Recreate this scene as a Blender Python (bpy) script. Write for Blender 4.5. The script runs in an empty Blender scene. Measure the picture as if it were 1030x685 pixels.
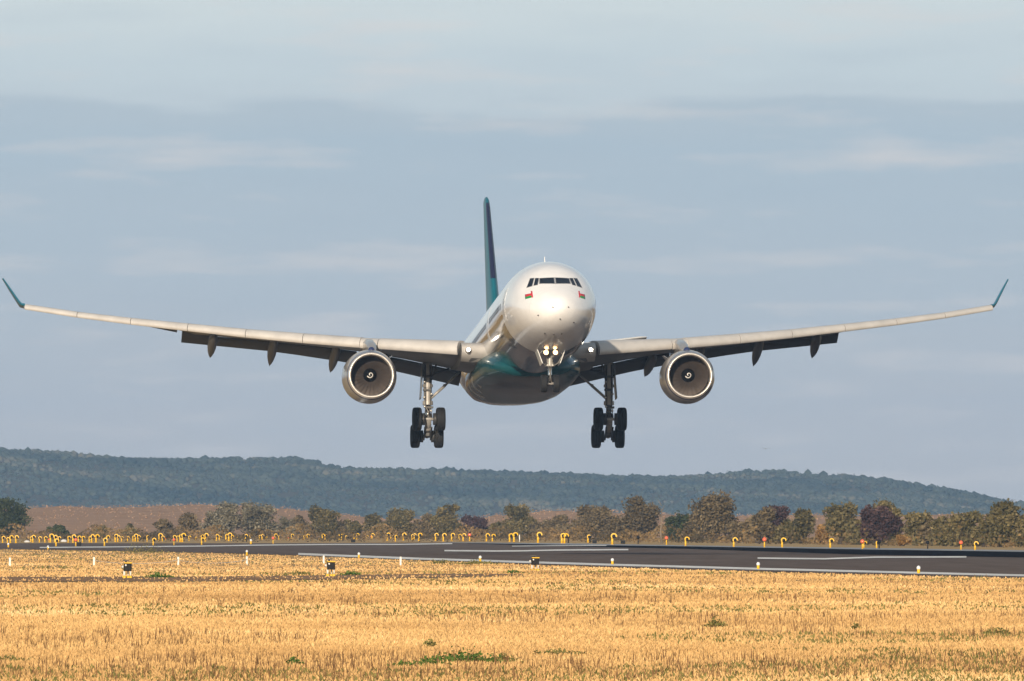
import bpy, math, random
import numpy as np
from mathutils import Vector, Matrix

R = math.radians
random.seed(7)
rng = np.random.default_rng(7)
scene = bpy.context.scene
C = scene.collection

# ------------------------------------------------------------------ camera, sky, sun, exposure
FPX = 18500.0          # focal length in pixels of a 1030 wide frame
CAM_H = 1.8
HORIZON = 528.0
cam_d = bpy.data.cameras.new("camera")
cam = bpy.data.objects.new("camera", cam_d)
C.objects.link(cam)
cam_d.sensor_width = 36.0
cam_d.lens = FPX / 1030.0 * 36.0
cam_d.clip_start = 1.0
cam_d.clip_end = 40000.0
cam.location = (0, 0, CAM_H)
cam.rotation_euler = (R(90) + math.atan((HORIZON - 342.5) / FPX), 0, 0)
scene.camera = cam

SUN_EL, SUN_AZ = 15.5, 9.5      # degrees: height, and how far left of straight behind the camera
world = bpy.data.worlds.new("World")
scene.world = world
world.use_nodes = True
nt = world.node_tree
nt.nodes.clear()


def N(tree, kind, **kw):
    n = tree.nodes.new(kind)
    for k, v in kw.items():
        setattr(n, k, v)
    return n


def math_node(tree, op, a, b=None, clamp=False):
    n = N(tree, 'ShaderNodeMath', operation=op, use_clamp=clamp)
    for i, v in enumerate((a, b)):
        if v is None:
            continue
        if isinstance(v, (int, float)):
            n.inputs[i].default_value = v
        else:
            tree.links.new(v, n.inputs[i])
    return n.outputs[0]


def ramp(tree, fac, stops, interp='LINEAR'):
    n = N(tree, 'ShaderNodeValToRGB')
    cr = n.color_ramp
    cr.interpolation = interp
    while len(cr.elements) < len(stops):
        cr.elements.new(0.5)
    for e, (p, c) in zip(cr.elements, stops):
        e.position = p
        e.color = (c[0], c[1], c[2], 1) if not isinstance(c, (int, float)) else (c, c, c, 1)
    tree.links.new(fac, n.inputs[0])
    return n.outputs[0]


def noise(tree, vec, scale, detail=4, rough=0.55):
    n = N(tree, 'ShaderNodeTexNoise')
    n.inputs['Scale'].default_value = scale
    n.inputs['Detail'].default_value = detail
    n.inputs['Roughness'].default_value = rough
    if vec is not None:
        tree.links.new(vec, n.inputs['Vector'])
    return n.outputs[0]


def mixc(tree, fac, a, b, mode='MIX'):
    n = N(tree, 'ShaderNodeMix', data_type='RGBA', blend_type=mode)
    if isinstance(fac, (int, float)):
        n.inputs[0].default_value = fac
    else:
        tree.links.new(fac, n.inputs[0])
    for i, v in ((6, a), (7, b)):
        if isinstance(v, tuple):
            n.inputs[i].default_value = (v[0], v[1], v[2], 1)
        else:
            tree.links.new(v, n.inputs[i])
    return n.outputs[2]


sky = N(nt, 'ShaderNodeTexSky', sky_type='NISHITA', sun_disc=False)
sky.sun_elevation = R(SUN_EL)
sky.sun_rotation = R(180 + SUN_AZ)
sky.altitude = 0
sky.air_density = 1.0
sky.dust_density = 1.5
bg_sky = N(nt, 'ShaderNodeBackground')
bg_sky.inputs[1].default_value = 0.085
nt.links.new(sky.outputs[0], bg_sky.inputs[0])
# layered thin cloud low over the horizon, laid out by direction (azimuth, elevation)
tc = N(nt, 'ShaderNodeTexCoord')
sp = N(nt, 'ShaderNodeSeparateXYZ')
nt.links.new(tc.outputs['Generated'], sp.inputs[0])
cx, cz = sp.outputs[0], sp.outputs[2]
elev = math_node(nt, 'DIVIDE', cz, 0.0285)           # 1.0 about 1.6 degrees up
cv = N(nt, 'ShaderNodeCombineXYZ')
nt.links.new(math_node(nt, 'MULTIPLY', cx, 70.0), cv.inputs[0])
nt.links.new(math_node(nt, 'MULTIPLY', cz, 420.0), cv.inputs[2])
nt.links.new(sp.outputs[1], cv.inputs[1])
n_big = noise(nt, cv.outputs[0], 1.0, 5, 0.5)
cv2 = N(nt, 'ShaderNodeCombineXYZ')
nt.links.new(math_node(nt, 'MULTIPLY', cx, 80.0), cv2.inputs[0])
nt.links.new(math_node(nt, 'MULTIPLY', cz, 520.0), cv2.inputs[2])
nt.links.new(math_node(nt, 'ADD', sp.outputs[1], 7.0), cv2.inputs[1])
n_streak = noise(nt, cv2.outputs[0], 1.0, 5, 0.5)
e2 = math_node(nt, 'ADD', elev, math_node(nt, 'MULTIPLY', math_node(nt, 'SUBTRACT', n_big, 0.5), 0.16))
e2 = math_node(nt, 'MULTIPLY', e2, 0.5)               # ramp covers elevation 0..2
base = ramp(nt, e2, [(0.0, (.44, .45, .475)), (0.10, (.44, .465, .505)), (0.22, (.395, .460, .525)),
                     (0.36, (.365, .455, .535)), (0.395, (.385, .465, .535)), (0.408, (.455, .530, .585)),
                     (0.44, (.475, .555, .605)), (0.50, (.53, .60, .63)), (0.8, (.54, .62, .65))])
warm = ramp(nt, n_streak, [(0.53, 0.0), (0.74, 1.0)])
base = mixc(nt, math_node(nt, 'MULTIPLY', warm, 0.60), base, (.60, .58, .58))
cool = ramp(nt, n_streak, [(0.30, 1.0), (0.46, 0.0)])
base = mixc(nt, math_node(nt, 'MULTIPLY', cool, 0.10), base, (.30, .385, .48))
bg_cloud = N(nt, 'ShaderNodeBackground')
bg_cloud.inputs[1].default_value = 1.15
nt.links.new(base, bg_cloud.inputs[0])
mixw = N(nt, 'ShaderNodeMixShader')
nt.links.new(ramp(nt, cz, [(0.03, 0.92), (0.30, 0.25)], 'EASE'), mixw.inputs[0])
nt.links.new(bg_sky.outputs[0], mixw.inputs[1])
nt.links.new(bg_cloud.outputs[0], mixw.inputs[2])
wo = N(nt, 'ShaderNodeOutputWorld')
nt.links.new(mixw.outputs[0], wo.inputs[0])

sun_d = bpy.data.lights.new("sun", 'SUN')
sun_d.energy = 5.0
sun_d.angle = R(0.6)
sun_d.color = (1.0, 0.85, 0.66)
sun = bpy.data.objects.new("sun", sun_d)
C.objects.link(sun)
sdir = Vector((-math.sin(R(SUN_AZ)) * math.cos(R(SUN_EL)), -math.cos(R(SUN_AZ)) * math.cos(R(SUN_EL)), math.sin(R(SUN_EL))))
sun.rotation_euler = sdir.to_track_quat('Z', 'Y').to_euler()

scene.view_settings.view_transform = 'Standard'
scene.view_settings.look = 'None'
scene.view_settings.exposure = 0.10
scene.view_settings.gamma = 1.0
scene.view_settings.use_curve_mapping = False
scene.cycles.max_bounces = 6
scene.cycles.volume_bounces = 0


# ------------------------------------------------------------------ helpers
def tag(o, label=None, cat=None, group=None, kind=None):
    if label:
        o['label'] = label
    if cat:
        o['category'] = cat
    if group:
        o['group'] = group
    if kind:
        o['kind'] = kind
    return o


def empty(name, loc=(0, 0, 0)):
    o = bpy.data.objects.new(name, None)
    C.objects.link(o)
    o.location = loc
    return o


def link_mesh(name, me, mat, parent=None):
    o = bpy.data.objects.new(name, me)
    C.objects.link(o)
    if mat is not None:
        for m in (mat if isinstance(mat, (list, tuple)) else [mat]):
            me.materials.append(m)
    if parent is not None:
        o.parent = parent
    return o


def np_mesh(name, verts, faces, tint=None, smooth=False, attr='tint'):
    """verts (n,3), faces (m,k) numpy; tint: per-vertex value 0..1"""
    me = bpy.data.meshes.new(name)
    nv, nf, k = len(verts), len(faces), faces.shape[1]
    me.vertices.add(nv)
    me.vertices.foreach_set('co', np.asarray(verts, np.float32).ravel())
    me.loops.add(nf * k)
    me.loops.foreach_set('vertex_index', np.asarray(faces, np.int32).ravel())
    me.polygons.add(nf)
    me.polygons.foreach_set('loop_start', np.arange(0, nf * k, k, dtype=np.int32))
    me.polygons.foreach_set('loop_total', np.full(nf, k, dtype=np.int32))
    if smooth:
        me.polygons.foreach_set('use_smooth', np.ones(nf, dtype=bool))
    if tint is not None:
        a = me.attributes.new(attr, 'FLOAT', 'POINT')
        a.data.foreach_set('value', np.asarray(tint, np.float32))
    me.update()
    me.validate()
    return me


class MB:
    def __init__(self):
        self.v, self.f, self.m, self.s = [], [], [], []

    def add(self, verts, faces, mi=0, smooth=False):
        o = len(self.v)
        self.v += [tuple(map(float, p)) for p in verts]
        for f in faces:
            self.f.append(tuple(i + o for i in f))
            self.m.append(mi)
            self.s.append(smooth)
        return self

    def box(self, c, s, mi=0, M=None, bev=0.0):
        x, y, z = [d / 2 for d in s]
        if bev <= 0:
            vs = [(sx * x, sy * y, sz * z) for sx in (-1, 1) for sy in (-1, 1) for sz in (-1, 1)]
            fs = [(0, 1, 3, 2), (4, 6, 7, 5), (0, 4, 5, 1), (2, 3, 7, 6), (0, 2, 6, 4), (1, 5, 7, 3)]
        else:
            ring = []
            b = min(bev, x * .9, y * .9)
            prof = [(x - b, y), (x, y - b), (x, -y + b), (x - b, -y), (-x + b, -y), (-x, -y + b), (-x, y - b), (-x + b, y)]
            lv = [(-z, .0), (-z + b, b), (z - b, b), (z, .0)]
            vs = []
            for zz, g in lv:
                k = 1.0 if g else (1 - b / max(x, y))
                for px, py in prof:
                    vs.append((px * k, py * k, zz))
            fs = []
            for a in range(3):
                for i in range(8):
                    j = (i + 1) % 8
                    fs.append((a * 8 + i, a * 8 + j, a * 8 + 8 + j, a * 8 + 8 + i))
            fs.append(tuple(range(7, -1, -1)))
            fs.append(tuple(range(24, 32)))
        vs = [Vector(p) for p in vs]
        if M is not None:
            vs = [M @ p for p in vs]
        c = Vector(c)
        return self.add([p + c for p in vs], fs, mi)

    def tube(self, pts, rad, n=12, mi=0, cap=True, smooth=True):
        pts = [Vector(p) for p in pts]
        if isinstance(rad, (int, float)):
            rad = [rad] * len(pts)
        vs, fs = [], []
        for i, p in enumerate(pts):
            d = (pts[min(i + 1, len(pts) - 1)] - pts[max(i - 1, 0)])
            d = d.normalized() if d.length > 1e-9 else Vector((0, 0, 1))
            up = Vector((0, 0, 1)) if abs(d.z) < .9 else Vector((1, 0, 0))
            a = d.cross(up).normalized()
            b = a.cross(d).normalized()
            for k in range(n):
                t = 2 * math.pi * k / n
                vs.append(p + (a * math.cos(t) + b * math.sin(t)) * rad[i])
        for i in range(len(pts) - 1):
            for k in range(n):
                j = (k + 1) % n
                fs.append((i * n + k, i * n + j, (i + 1) * n + j, (i + 1) * n + k))
        if cap:
            fs.append(tuple(range(n - 1, -1, -1)))
            fs.append(tuple(range((len(pts) - 1) * n, len(pts) * n)))
        return self.add(vs, fs, mi, smooth)

    def lathe(self, prof, origin, axis='X', n=48, mi=0, smooth=True, close=False):
        """prof: (along, radius)"""
        vs, fs = [], []
        ox, oy, oz = origin
        for a, r in prof:
            for k in range(n):
                t = 2 * math.pi * k / n
                c, s = r * math.cos(t), r * math.sin(t)
                vs.append({'X': (ox + a, oy + c, oz + s), 'Y': (ox + c, oy + a, oz + s), 'Z': (ox + c, oy + s, oz + a)}[axis])
        m = len(prof)
        for i in range(m if close else m - 1):
            i2 = (i + 1) % m
            for k in range(n):
                j = (k + 1) % n
                fs.append((i * n + k, i * n + j, i2 * n + j, i2 * n + k))
        return self.add(vs, fs, mi, smooth)

    def loft(self, rings, mi=0, smooth=True, cap=True, closed=True):
        n = len(rings[0])
        vs, fs = [p for r in rings for p in r], []
        for i in range(len(rings) - 1):
            for k in range(n if closed else n - 1):
                j = (k + 1) % n
                fs.append((i * n + k, i * n + j, (i + 1) * n + j, (i + 1) * n + k))
        if cap and closed:
            fs.append(tuple(range(n - 1, -1, -1)))
            fs.append(tuple(range((len(rings) - 1) * n, len(rings) * n)))
        return self.add(vs, fs, mi, smooth)

    def build(self, name, mat, parent=None, auto=None):
        me = bpy.data.meshes.new(name)
        me.from_pydata(self.v, [], self.f)
        me.polygons.foreach_set('material_index', self.m)
        me.polygons.foreach_set('use_smooth', self.s)
        me.update()
        import bmesh
        bm = bmesh.new()
        bm.from_mesh(me)
        bmesh.ops.recalc_face_normals(bm, faces=bm.faces)
        if auto is not None:
            for e in bm.edges:
                if len(e.link_faces) == 2 and e.calc_face_angle(0) > R(auto):
                    e.smooth = False
        bm.to_mesh(me)
        bm.free()
        return link_mesh(name, me, mat, parent)


def new_mat(name):
    m = bpy.data.materials.new(name)
    m.use_nodes = True
    t = m.node_tree
    b = t.nodes['Principled BSDF']
    return m, t, b


def setp(b, **kw):
    for k, v in kw.items():
        b.inputs[k].default_value = v


def simple(name, col, rough=.5, metal=0.0, coat=0.0, var=0.12, vscale=3.0, spec=.5, emit=None):
    """painted / metal / rubber material with slight procedural wear in colour and gloss"""
    m, t, b = new_mat(name)
    tcn = N(t, 'ShaderNodeTexCoord')
    nz = noise(t, tcn.outputs['Object'], vscale, 6, .6)
    k = ramp(t, nz, [(.3, 1 - var), (.7, 1 + 0.0)])
    c = mixc(t, 1.0, (col[0], col[1], col[2]), k, 'MULTIPLY')
    t.links.new(c, b.inputs['Base Color'])
    rr = math_node(t, 'ADD', math_node(t, 'MULTIPLY', nz, .16), max(rough - .08, .02))
    t.links.new(rr, b.inputs['Roughness'])
    setp(b, Metallic=metal)
    b.inputs['Coat Weight'].default_value = coat
    b.inputs['Coat Roughness'].default_value = .06
    b.inputs['Specular IOR Level'].default_value = spec
    if emit:
        b.inputs['Emission Color'].default_value = (*emit[0], 1)
        b.inputs['Emission Strength'].default_value = emit[1]
    return m


def G(u, v, z=0.0):
    """ground point (metres) seen along a sight line, flat ground"""
    y = (CAM_H - z) * FPX / (v - HORIZON)
    return ((u - 515.0) / FPX * y, y, z)


def sheet(name, near, far, z, mat):
    """a ground sheet between two edge lines"""
    vs = [(*G(u, v)[:2], z) for u, v in near] + [(*G(u, v)[:2], z) for u, v in far]
    n = len(near)
    fs = [(i, i + 1, n + i + 1, n + i) for i in range(n - 1)]
    o = MB().add(vs, fs).build(name, mat)
    me = o.data
    if me.polygons and me.polygons[0].normal.z < 0:
        me.flip_normals()
    return tag(o, kind='structure')


def stripe(name, line, px, z, mat):
    return sheet(name, [(u, v + px / 2) for u, v in line], [(u, v - px / 2) for u, v in line], z, mat)


# ------------------------------------------------------------------ ground, pavement, slopes, hills
def ground_mat():
    m, t, b = new_mat('dry_field')
    g = N(t, 'ShaderNodeNewGeometry').outputs['Position']
    n1 = noise(t, g, .05, 6, .6)
    n2 = noise(t, g, .6, 6, .65)
    n3 = noise(t, g, 4.0, 5, .7)
    c = ramp(t, n1, [(.33, (.30, .185, .075)), (.45, (.44, .29, .12)), (.6, (.50, .345, .15)), (.75, (.40, .25, .10))])
    c = mixc(t, ramp(t, n2, [(.45, 0.0), (.72, .65)]), c, (.22, .14, .06))
    c = mixc(t, ramp(t, n3, [(.35, .35), (.6, 0.0)]), c, (.16, .10, .045))
    t.links.new(c, b.inputs['Base Color'])
    setp(b, Roughness=.95)
    b.inputs['Specular IOR Level'].default_value = .1
    return m


def soil_mat(name, c1, c2, scale=.5):
    m, t, b = new_mat(name)
    g = N(t, 'ShaderNodeNewGeometry').outputs['Position']
    n1 = noise(t, g, scale, 6, .65)
    n2 = noise(t, g, scale * 9, 4, .7)
    c = ramp(t, n1, [(.35, c1), (.65, c2)])
    c = mixc(t, ramp(t, n2, [(.4, .4), (.65, 0.0)]), c, tuple(x * .55 for x in c1))
    t.links.new(c, b.inputs['Base Color'])
    setp(b, Roughness=.95)
    b.inputs['Specular IOR Level'].default_value = .1
    return m


def asphalt_mat(name, c1, c2, rough=.75, spec=.3):
    m, t, b = new_mat(name)
    g = N(t, 'ShaderNodeNewGeometry').outputs['Position']
    mp = N(t, 'ShaderNodeMapping')
    mp.inputs['Scale'].default_value = (.6, .02, 1)
    t.links.new(g, mp.inputs[0])
    n1 = noise(t, mp.outputs[0], 1.0, 6, .6)
    n2 = noise(t, g, 2.0, 6, .7)
    c = ramp(t, n1, [(.35, c1), (.65, c2)])
    c = mixc(t, ramp(t, n2, [(.42, .3), (.6, 0.0)]), c, tuple(x * .6 for x in c1))
    t.links.new(c, b.inputs['Base Color'])
    setp(b, Roughness=rough)
    b.inputs['Specular IOR Level'].default_value = spec
    return m


M_ground = ground_mat()
nx, ny = 24, 60
gx = np.linspace(-1450, 1450, nx)
gy = -40 + (np.linspace(0, 1, ny) ** 2.2) * 11800
vv = np.array([(x, y, 0.0) for y in gy for x in gx])
ff = np.array([(j * nx + i, j * nx + i + 1, (j + 1) * nx + i + 1, (j + 1) * nx + i) for j in range(ny - 1) for i in range(nx - 1)])
tag(link_mesh('ground', np_mesh('ground', vv, ff), M_ground), kind='structure')

M_asphalt = asphalt_mat('runway_asphalt', (.14, .112, .100), (.172, .140, .126), 1.0, 0.0)
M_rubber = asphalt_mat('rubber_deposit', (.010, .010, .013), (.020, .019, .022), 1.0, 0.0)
M_mirage = asphalt_mat('mirage_sheen', (.26, .27, .29), (.36, .37, .38), .85, .1)  # pale grey-blue: sky mirrored in the mirage, put into the colour
M_line = asphalt_mat('line_paint', (.68, .66, .63), (.86, .85, .82), .9, .05)

NEAR = [(-300, 546.8), (-150, 549.4), (0, 552.2), (100, 553.9), (225, 556.4), (335, 560.3), (445, 564.6), (600, 570.4), (770, 575.4), (1030, 582.2), (1150, 585.4), (1300, 589.4)]
FAR = [(-300, 545.9), (-150, 546.4), (0, 546.6), (100, 546.6), (225, 546.6), (335, 546.4), (445, 545.9), (600, 547.6), (770, 550.2), (1030, 554.2), (1150, 556), (1300, 558.4)]
sheet('runway', NEAR, FAR, .02, M_asphalt)
sheet('mirage_strip', [(445, 545.9), (560, 548.0), (690, 550.0), (860, 552.8), (1030, 555.4), (1300, 559.8)],  # painted strip of mirage, the sky's reflection on the far tarmac
      [(445, 545.6), (560, 546.6), (690, 548.8), (860, 551.2), (1030, 553.8), (1300, 557.8)], .028, M_mirage)
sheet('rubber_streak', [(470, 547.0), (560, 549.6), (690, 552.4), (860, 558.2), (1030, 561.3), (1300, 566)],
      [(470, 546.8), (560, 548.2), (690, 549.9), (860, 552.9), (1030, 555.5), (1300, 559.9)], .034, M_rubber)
stripe('edge_line', [(300, 557.6), (425, 562.6), (600, 568.2), (770, 573.0), (1030, 579.6), (1300, 586.6)], 2.0, .03, M_line)
stripe('threshold_line', [(40, 551.0), (120, 550.4), (200, 549.6), (260, 548.6), (335, 547.9), (400, 547.9), (455, 547.0)], 1.0, .03, M_line)
stripe('touchdown_mark', [(447, 554.4), (500, 554.9), (530, 554.6), (560, 553.9), (632, 553.4)], 1.4, .045, M_line)
stripe('touchdown_mark', [(762, 562.2), (830, 562.9), (850, 562.2), (880, 561.2), (972, 560.9)], 1.5, .045, M_line)
stripe('touchdown_mark', [(515, 549.9), (560, 549.3), (610, 549.2)], .7, .045, M_line)
# bare soil track along the front field
sheet('dirt_track', [(-250, 588), (-100, 585.8), (60, 585.2), (200, 584.6), (330, 583.0), (430, 581.2), (525, 578.8)],
      [(-250, 580), (-100, 580.3), (60, 580.6), (200, 580.2), (330, 578.9), (430, 577.6), (525, 577.6)], .012,
      soil_mat('bare_soil', (.27, .15, .075), (.36, .21, .11)))

# rising heath behind the tree row
prof = [(-600, 511), (-200, 511), (30, 512), (60, 510), (110, 510.5), (170, 509.5), (200, 508), (260, 509.5), (290, 511), (310, 514), (380, 522), (470, 522), (520, 516), (560, 514), (640, 515.5), (700, 520), (830, 517.5), (900, 521), (950, 517.5), (1030, 521), (1300, 521), (1700, 521)]
pu, pv = np.array(prof).T
nx, ny = 260, 16
ux = np.linspace(-500, 1600, nx)
rows = []
YR = 3300.0
bump = np.convolve(rng.normal(0, 1, nx + 8), np.ones(5) / 5, 'same')[4:-4]
for j in range(ny):
    s = j / (ny - 1)
    y = 2560 + 1480 * s
    k = math.sin(min(s / .5, 1) * math.pi / 2) if s <= .5 else max(0, math.cos((s - .5) / .5 * math.pi / 2))
    hz = ((HORIZON - np.interp(ux, pu, pv)) / FPX * YR + CAM_H + bump * .16) * k + rng.normal(0, .12, nx) * k - .05
    rows.append(np.stack([(ux - 515) / FPX * YR, np.full(nx, y), hz], 1))
vv = np.concatenate(rows)
ff = np.array([(j * nx + i, j * nx + i + 1, (j + 1) * nx + i + 1, (j + 1) * nx + i) for j in range(ny - 1) for i in range(nx - 1)])
M_heath = soil_mat('heath', (.35, .205, .122), (.46, .285, .172), .06)
tag(link_mesh('heath_slope', np_mesh('heath_slope', vv, ff, smooth=True), M_heath), kind='structure')

# far hill and the wood on it
HY = 10000.0
prof = [(-500, 440), (-200, 446), (0, 451), (60, 456), (110, 460), (170, 463), (230, 466), (300, 465), (340, 472), (420, 474.5), (480, 476), (540, 475), (600, 477), (680, 479), (740, 478), (785, 477.5), (820, 481), (850, 480), (880, 483), (920, 489), (960, 494), (1000, 500), (1030, 504), (1200, 512), (1600, 520)]
hu, hv = np.array(prof).T
hv = hv + np.interp(hu, [0, 800, 850, 920, 1000, 1200], [2, 2.5, 3, 5, 7, 7])


def hill_z(x, y):
    u = 515 + x * FPX / HY
    top = (HORIZON - np.interp(u, hu, hv)) / FPX * HY + CAM_H
    s = np.clip((y - (HY - 600)) / 600, 0, 1)
    b = np.clip((y - HY) / 700, 0, 1)
    return top * (np.sin(s * np.pi / 2) ** 1.15) * (1 - b ** 2) + 1.5 * np.sin(x * .021 + y * .013) * s * (1 - b) + 1.2 * np.sin(x * .047 - y * .03) * s * (1 - b)


hx = np.linspace(-620, 620, 180)
hy = np.linspace(HY - 600, HY + 700, 50)
XX, YY = np.meshgrid(hx, hy)
ZZ = hill_z(XX, YY)
vv = np.stack([XX, YY, ZZ], -1).reshape(-1, 3)
nx = len(hx)
ff = np.array([(j * nx + i, j * nx + i + 1, (j + 1) * nx + i + 1, (j + 1) * nx + i) for j in range(len(hy) - 1) for i in range(nx - 1)])
tag(link_mesh('hill', np_mesh('hill', vv, ff, smooth=True), soil_mat('hill_soil', (.06, .055, .03), (.10, .085, .045), .02)), kind='structure')


def leaf_mat(name, dark, light, odd=None, scale=.2):
    m, t, b = new_mat(name)
    at = N(t, 'ShaderNodeAttribute', attribute_name='tint').outputs['Fac']
    st = [(0.0, dark), (.75, light)]
    st.append((1.0, odd or tuple(min(x * 1.3, 1) for x in light)))
    c = ramp(t, at, st)
    t.links.new(c, b.inputs['Base Color'])
    setp(b, Roughness=.8)
    b.inputs['Specular IOR Level'].default_value = .15
    b.inputs['Transmission Weight'].default_value = 0
    return m


def ico(n):
    import bmesh
    bm = bmesh.new()
    bmesh.ops.create_icosphere(bm, subdivisions=n, radius=1)
    v = np.array([p.co[:] for p in bm.verts])
    f = np.array([[q.index for q in p.verts] for p in bm.faces])
    bm.free()
    return v, f


iv, iff = ico(1)
NC = 26000
px = rng.uniform(-600, 600, NC)
py = HY - 600 + 640 * rng.uniform(0, 1, NC) ** 1.0
pz = hill_z(px, py)
rad = rng.uniform(1.0, 2.1, NC) * (0.8 + .5 * (np.sin(px * .03 + 1.3) * np.sin(py * .021) > 0))
dis = 1 + rng.normal(0, .11, (NC, len(iv)))
sc = np.stack([rad, rad, rad * rng.uniform(.6, .95, NC)], 1)
vv = (iv[None] * dis[..., None]) * sc[:, None, :] + np.stack([px, py, pz + rad * .35], 1)[:, None, :]
tn = np.clip(.45 + .30 * np.sin(px * .017 + 2 + .8 * np.sin(py * .011)) * np.cos(py * .023 + px * .004) + .16 * np.sin(px * .061 + py * .05) + rng.normal(0, .15, NC), 0, 1)
tint = np.repeat(tn, len(iv))
ff = (iff[None] + (np.arange(NC) * len(iv))[:, None, None]).reshape(-1, 3)
NL = 90000
ci = rng.integers(0, NC, NL)
dr = rng.normal(0, 1, (NL, 3)); dr[:, 2] = np.abs(dr[:, 2]); dr[:, 1] = -np.abs(dr[:, 1])
dr /= np.linalg.norm(dr, axis=1)[:, None]
cpos = np.stack([px, py, pz + rad * .35], 1)[ci] + dr * sc[ci] * rng.uniform(.95, 1.18, NL)[:, None]
la = rng.normal(0, 1, (NL, 3)); la /= np.linalg.norm(la, axis=1)[:, None]
lb = np.cross(la, rng.normal(0, 1, (NL, 3))); lb /= np.linalg.norm(lb, axis=1)[:, None]
ls = rng.uniform(.25, .7, NL)[:, None]
lv = np.stack([cpos - la * ls, cpos + lb * ls * .7, cpos + la * ls], 1).reshape(-1, 3)
nb_ = NC * len(iv)
vv = np.concatenate([vv.reshape(-1, 3), lv])
ff = np.concatenate([ff, np.arange(NL * 3).reshape(-1, 3) + nb_])
tint = np.concatenate([tint, np.repeat(np.clip(tn[ci] + rng.normal(0, .15, NL), 0, 1), 3)])
tag(link_mesh('forest', np_mesh('forest', vv.reshape(-1, 3), ff, tint),
              leaf_mat('forest_leaves', (.014, .028, .028), (.056, .070, .054), (.125, .115, .085))),
    'distant wood covering the long low hill on the skyline', 'forest', kind='stuff')

# haze: one closed box of even air around everything
hb = MB().box((0, 5650, 39), (2960, 11700 + 0, 80))
hm = bpy.data.materials.new('haze_air')
hm.use_nodes = True
ht = hm.node_tree
ht.nodes.clear()
pvn = N(ht, 'ShaderNodeVolumePrincipled')
pvn.inputs['Color'].default_value = (.40, .64, 1.0, 1)
pvn.inputs['Density'].default_value = 4.4e-5
pvn.inputs['Anisotropy'].default_value = 0.0
ho = N(ht, 'ShaderNodeOutputMaterial')
ht.links.new(pvn.outputs[0], ho.inputs['Volume'])
tag(hb.build('haze', hm), 'pale air haze filling the view towards the hill', 'haze', kind='stuff')

# ------------------------------------------------------------------ the airliner (body axes: x aft from nose, y to the right wing, z up)
PSI, THETA = R(4.15), R(4.9)
Fv = Vector((math.sin(PSI) * math.cos(THETA), -math.cos(PSI) * math.cos(THETA), math.sin(THETA)))
Xb = -Fv
Yb = Vector((-math.cos(PSI), -math.sin(PSI), 0))
Zb = Xb.cross(Yb)
plane = empty('airliner')
plane.matrix_world = Matrix(((Xb.x, Yb.x, Zb.x, 2.667), (Xb.y, Yb.y, Zb.y, 1066.05), (Xb.z, Yb.z, Zb.z, 15.052), (0, 0, 0, 1)))
tag(plane, 'white twin-engine airliner with teal tail and belly, landing gear down, flying low over the runway', 'airliner')


# --- materials
def fuselage_mat():
    m, t, b = new_mat('fuselage_paint')
    tcn = N(t, 'ShaderNodeTexCoord')
    s = N(t, 'ShaderNodeSeparateXYZ')
    t.links.new(tcn.outputs['Object'], s.inputs[0])
    x, z = s.outputs[0], s.outputs[2]
    nz = noise(t, tcn.outputs['Object'], 1.2, 7, .6)
    white = ramp(t, nz, [(.3, (.76, .745, .74)), (.7, (.84, .825, .82))])
    wob = math_node(t, 'MULTIPLY', math_node(t, 'SINE', math_node(t, 'MULTIPLY', x, .22)), .35)
    zz = math_node(t, 'ADD', z, wob)

    def band(v, lo, hi):
        return math_node(t, 'MULTIPLY', math_node(t, 'GREATER_THAN', v, lo), math_node(t, 'LESS_THAN', v, hi))
    aft = math_node(t, 'GREATER_THAN', x, 7.2)
    # silver lower hull
    low = math_node(t, 'MULTIPLY', aft, math_node(t, 'LESS_THAN', z, -.35))
    c = mixc(t, low, white, (.27, .27, .29))
    # gold ribbon
    c = mixc(t, math_node(t, 'MULTIPLY', math_node(t, 'GREATER_THAN', x, 6.4), band(z, -.62, -.34)), c, (.42, .24, .075))
    # teal keel
    keel = math_node(t, 'MULTIPLY', math_node(t, 'GREATER_THAN', x, 13.5), math_node(t, 'LESS_THAN', zz, -1.65))
    c = mixc(t, keel, c, (.003, .055, .068))
    # teal tail sweep
    sw = math_node(t, 'SUBTRACT', x, math_node(t, 'MULTIPLY', z, -1.6))
    c = mixc(t, math_node(t, 'GREATER_THAN', sw, 51.0), c, (.004, .095, .115))
    # thin panel joints
    j = math_node(t, 'LESS_THAN', math_node(t, 'ABSOLUTE', math_node(t, 'SUBTRACT', math_node(t, 'FRACT', math_node(t, 'DIVIDE', x, 3.3)), .45)), .003)
    c = mixc(t, math_node(t, 'MULTIPLY', j, .35), c, (.25, .25, .25))
    t.links.new(c, b.inputs['Base Color'])
    met = math_node(t, 'MULTIPLY', low, .8)
    t.links.new(met, b.inputs['Metallic'])
    rr = math_node(t, 'SUBTRACT', math_node(t, 'ADD', math_node(t, 'MULTIPLY', nz, .14), .24), math_node(t, 'MULTIPLY', low, .16))
    t.links.new(rr, b.inputs['Roughness'])
    b.inputs['Coat Weight'].default_value = .8
    b.inputs['Coat Roughness'].default_value = .07
    return m


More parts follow.
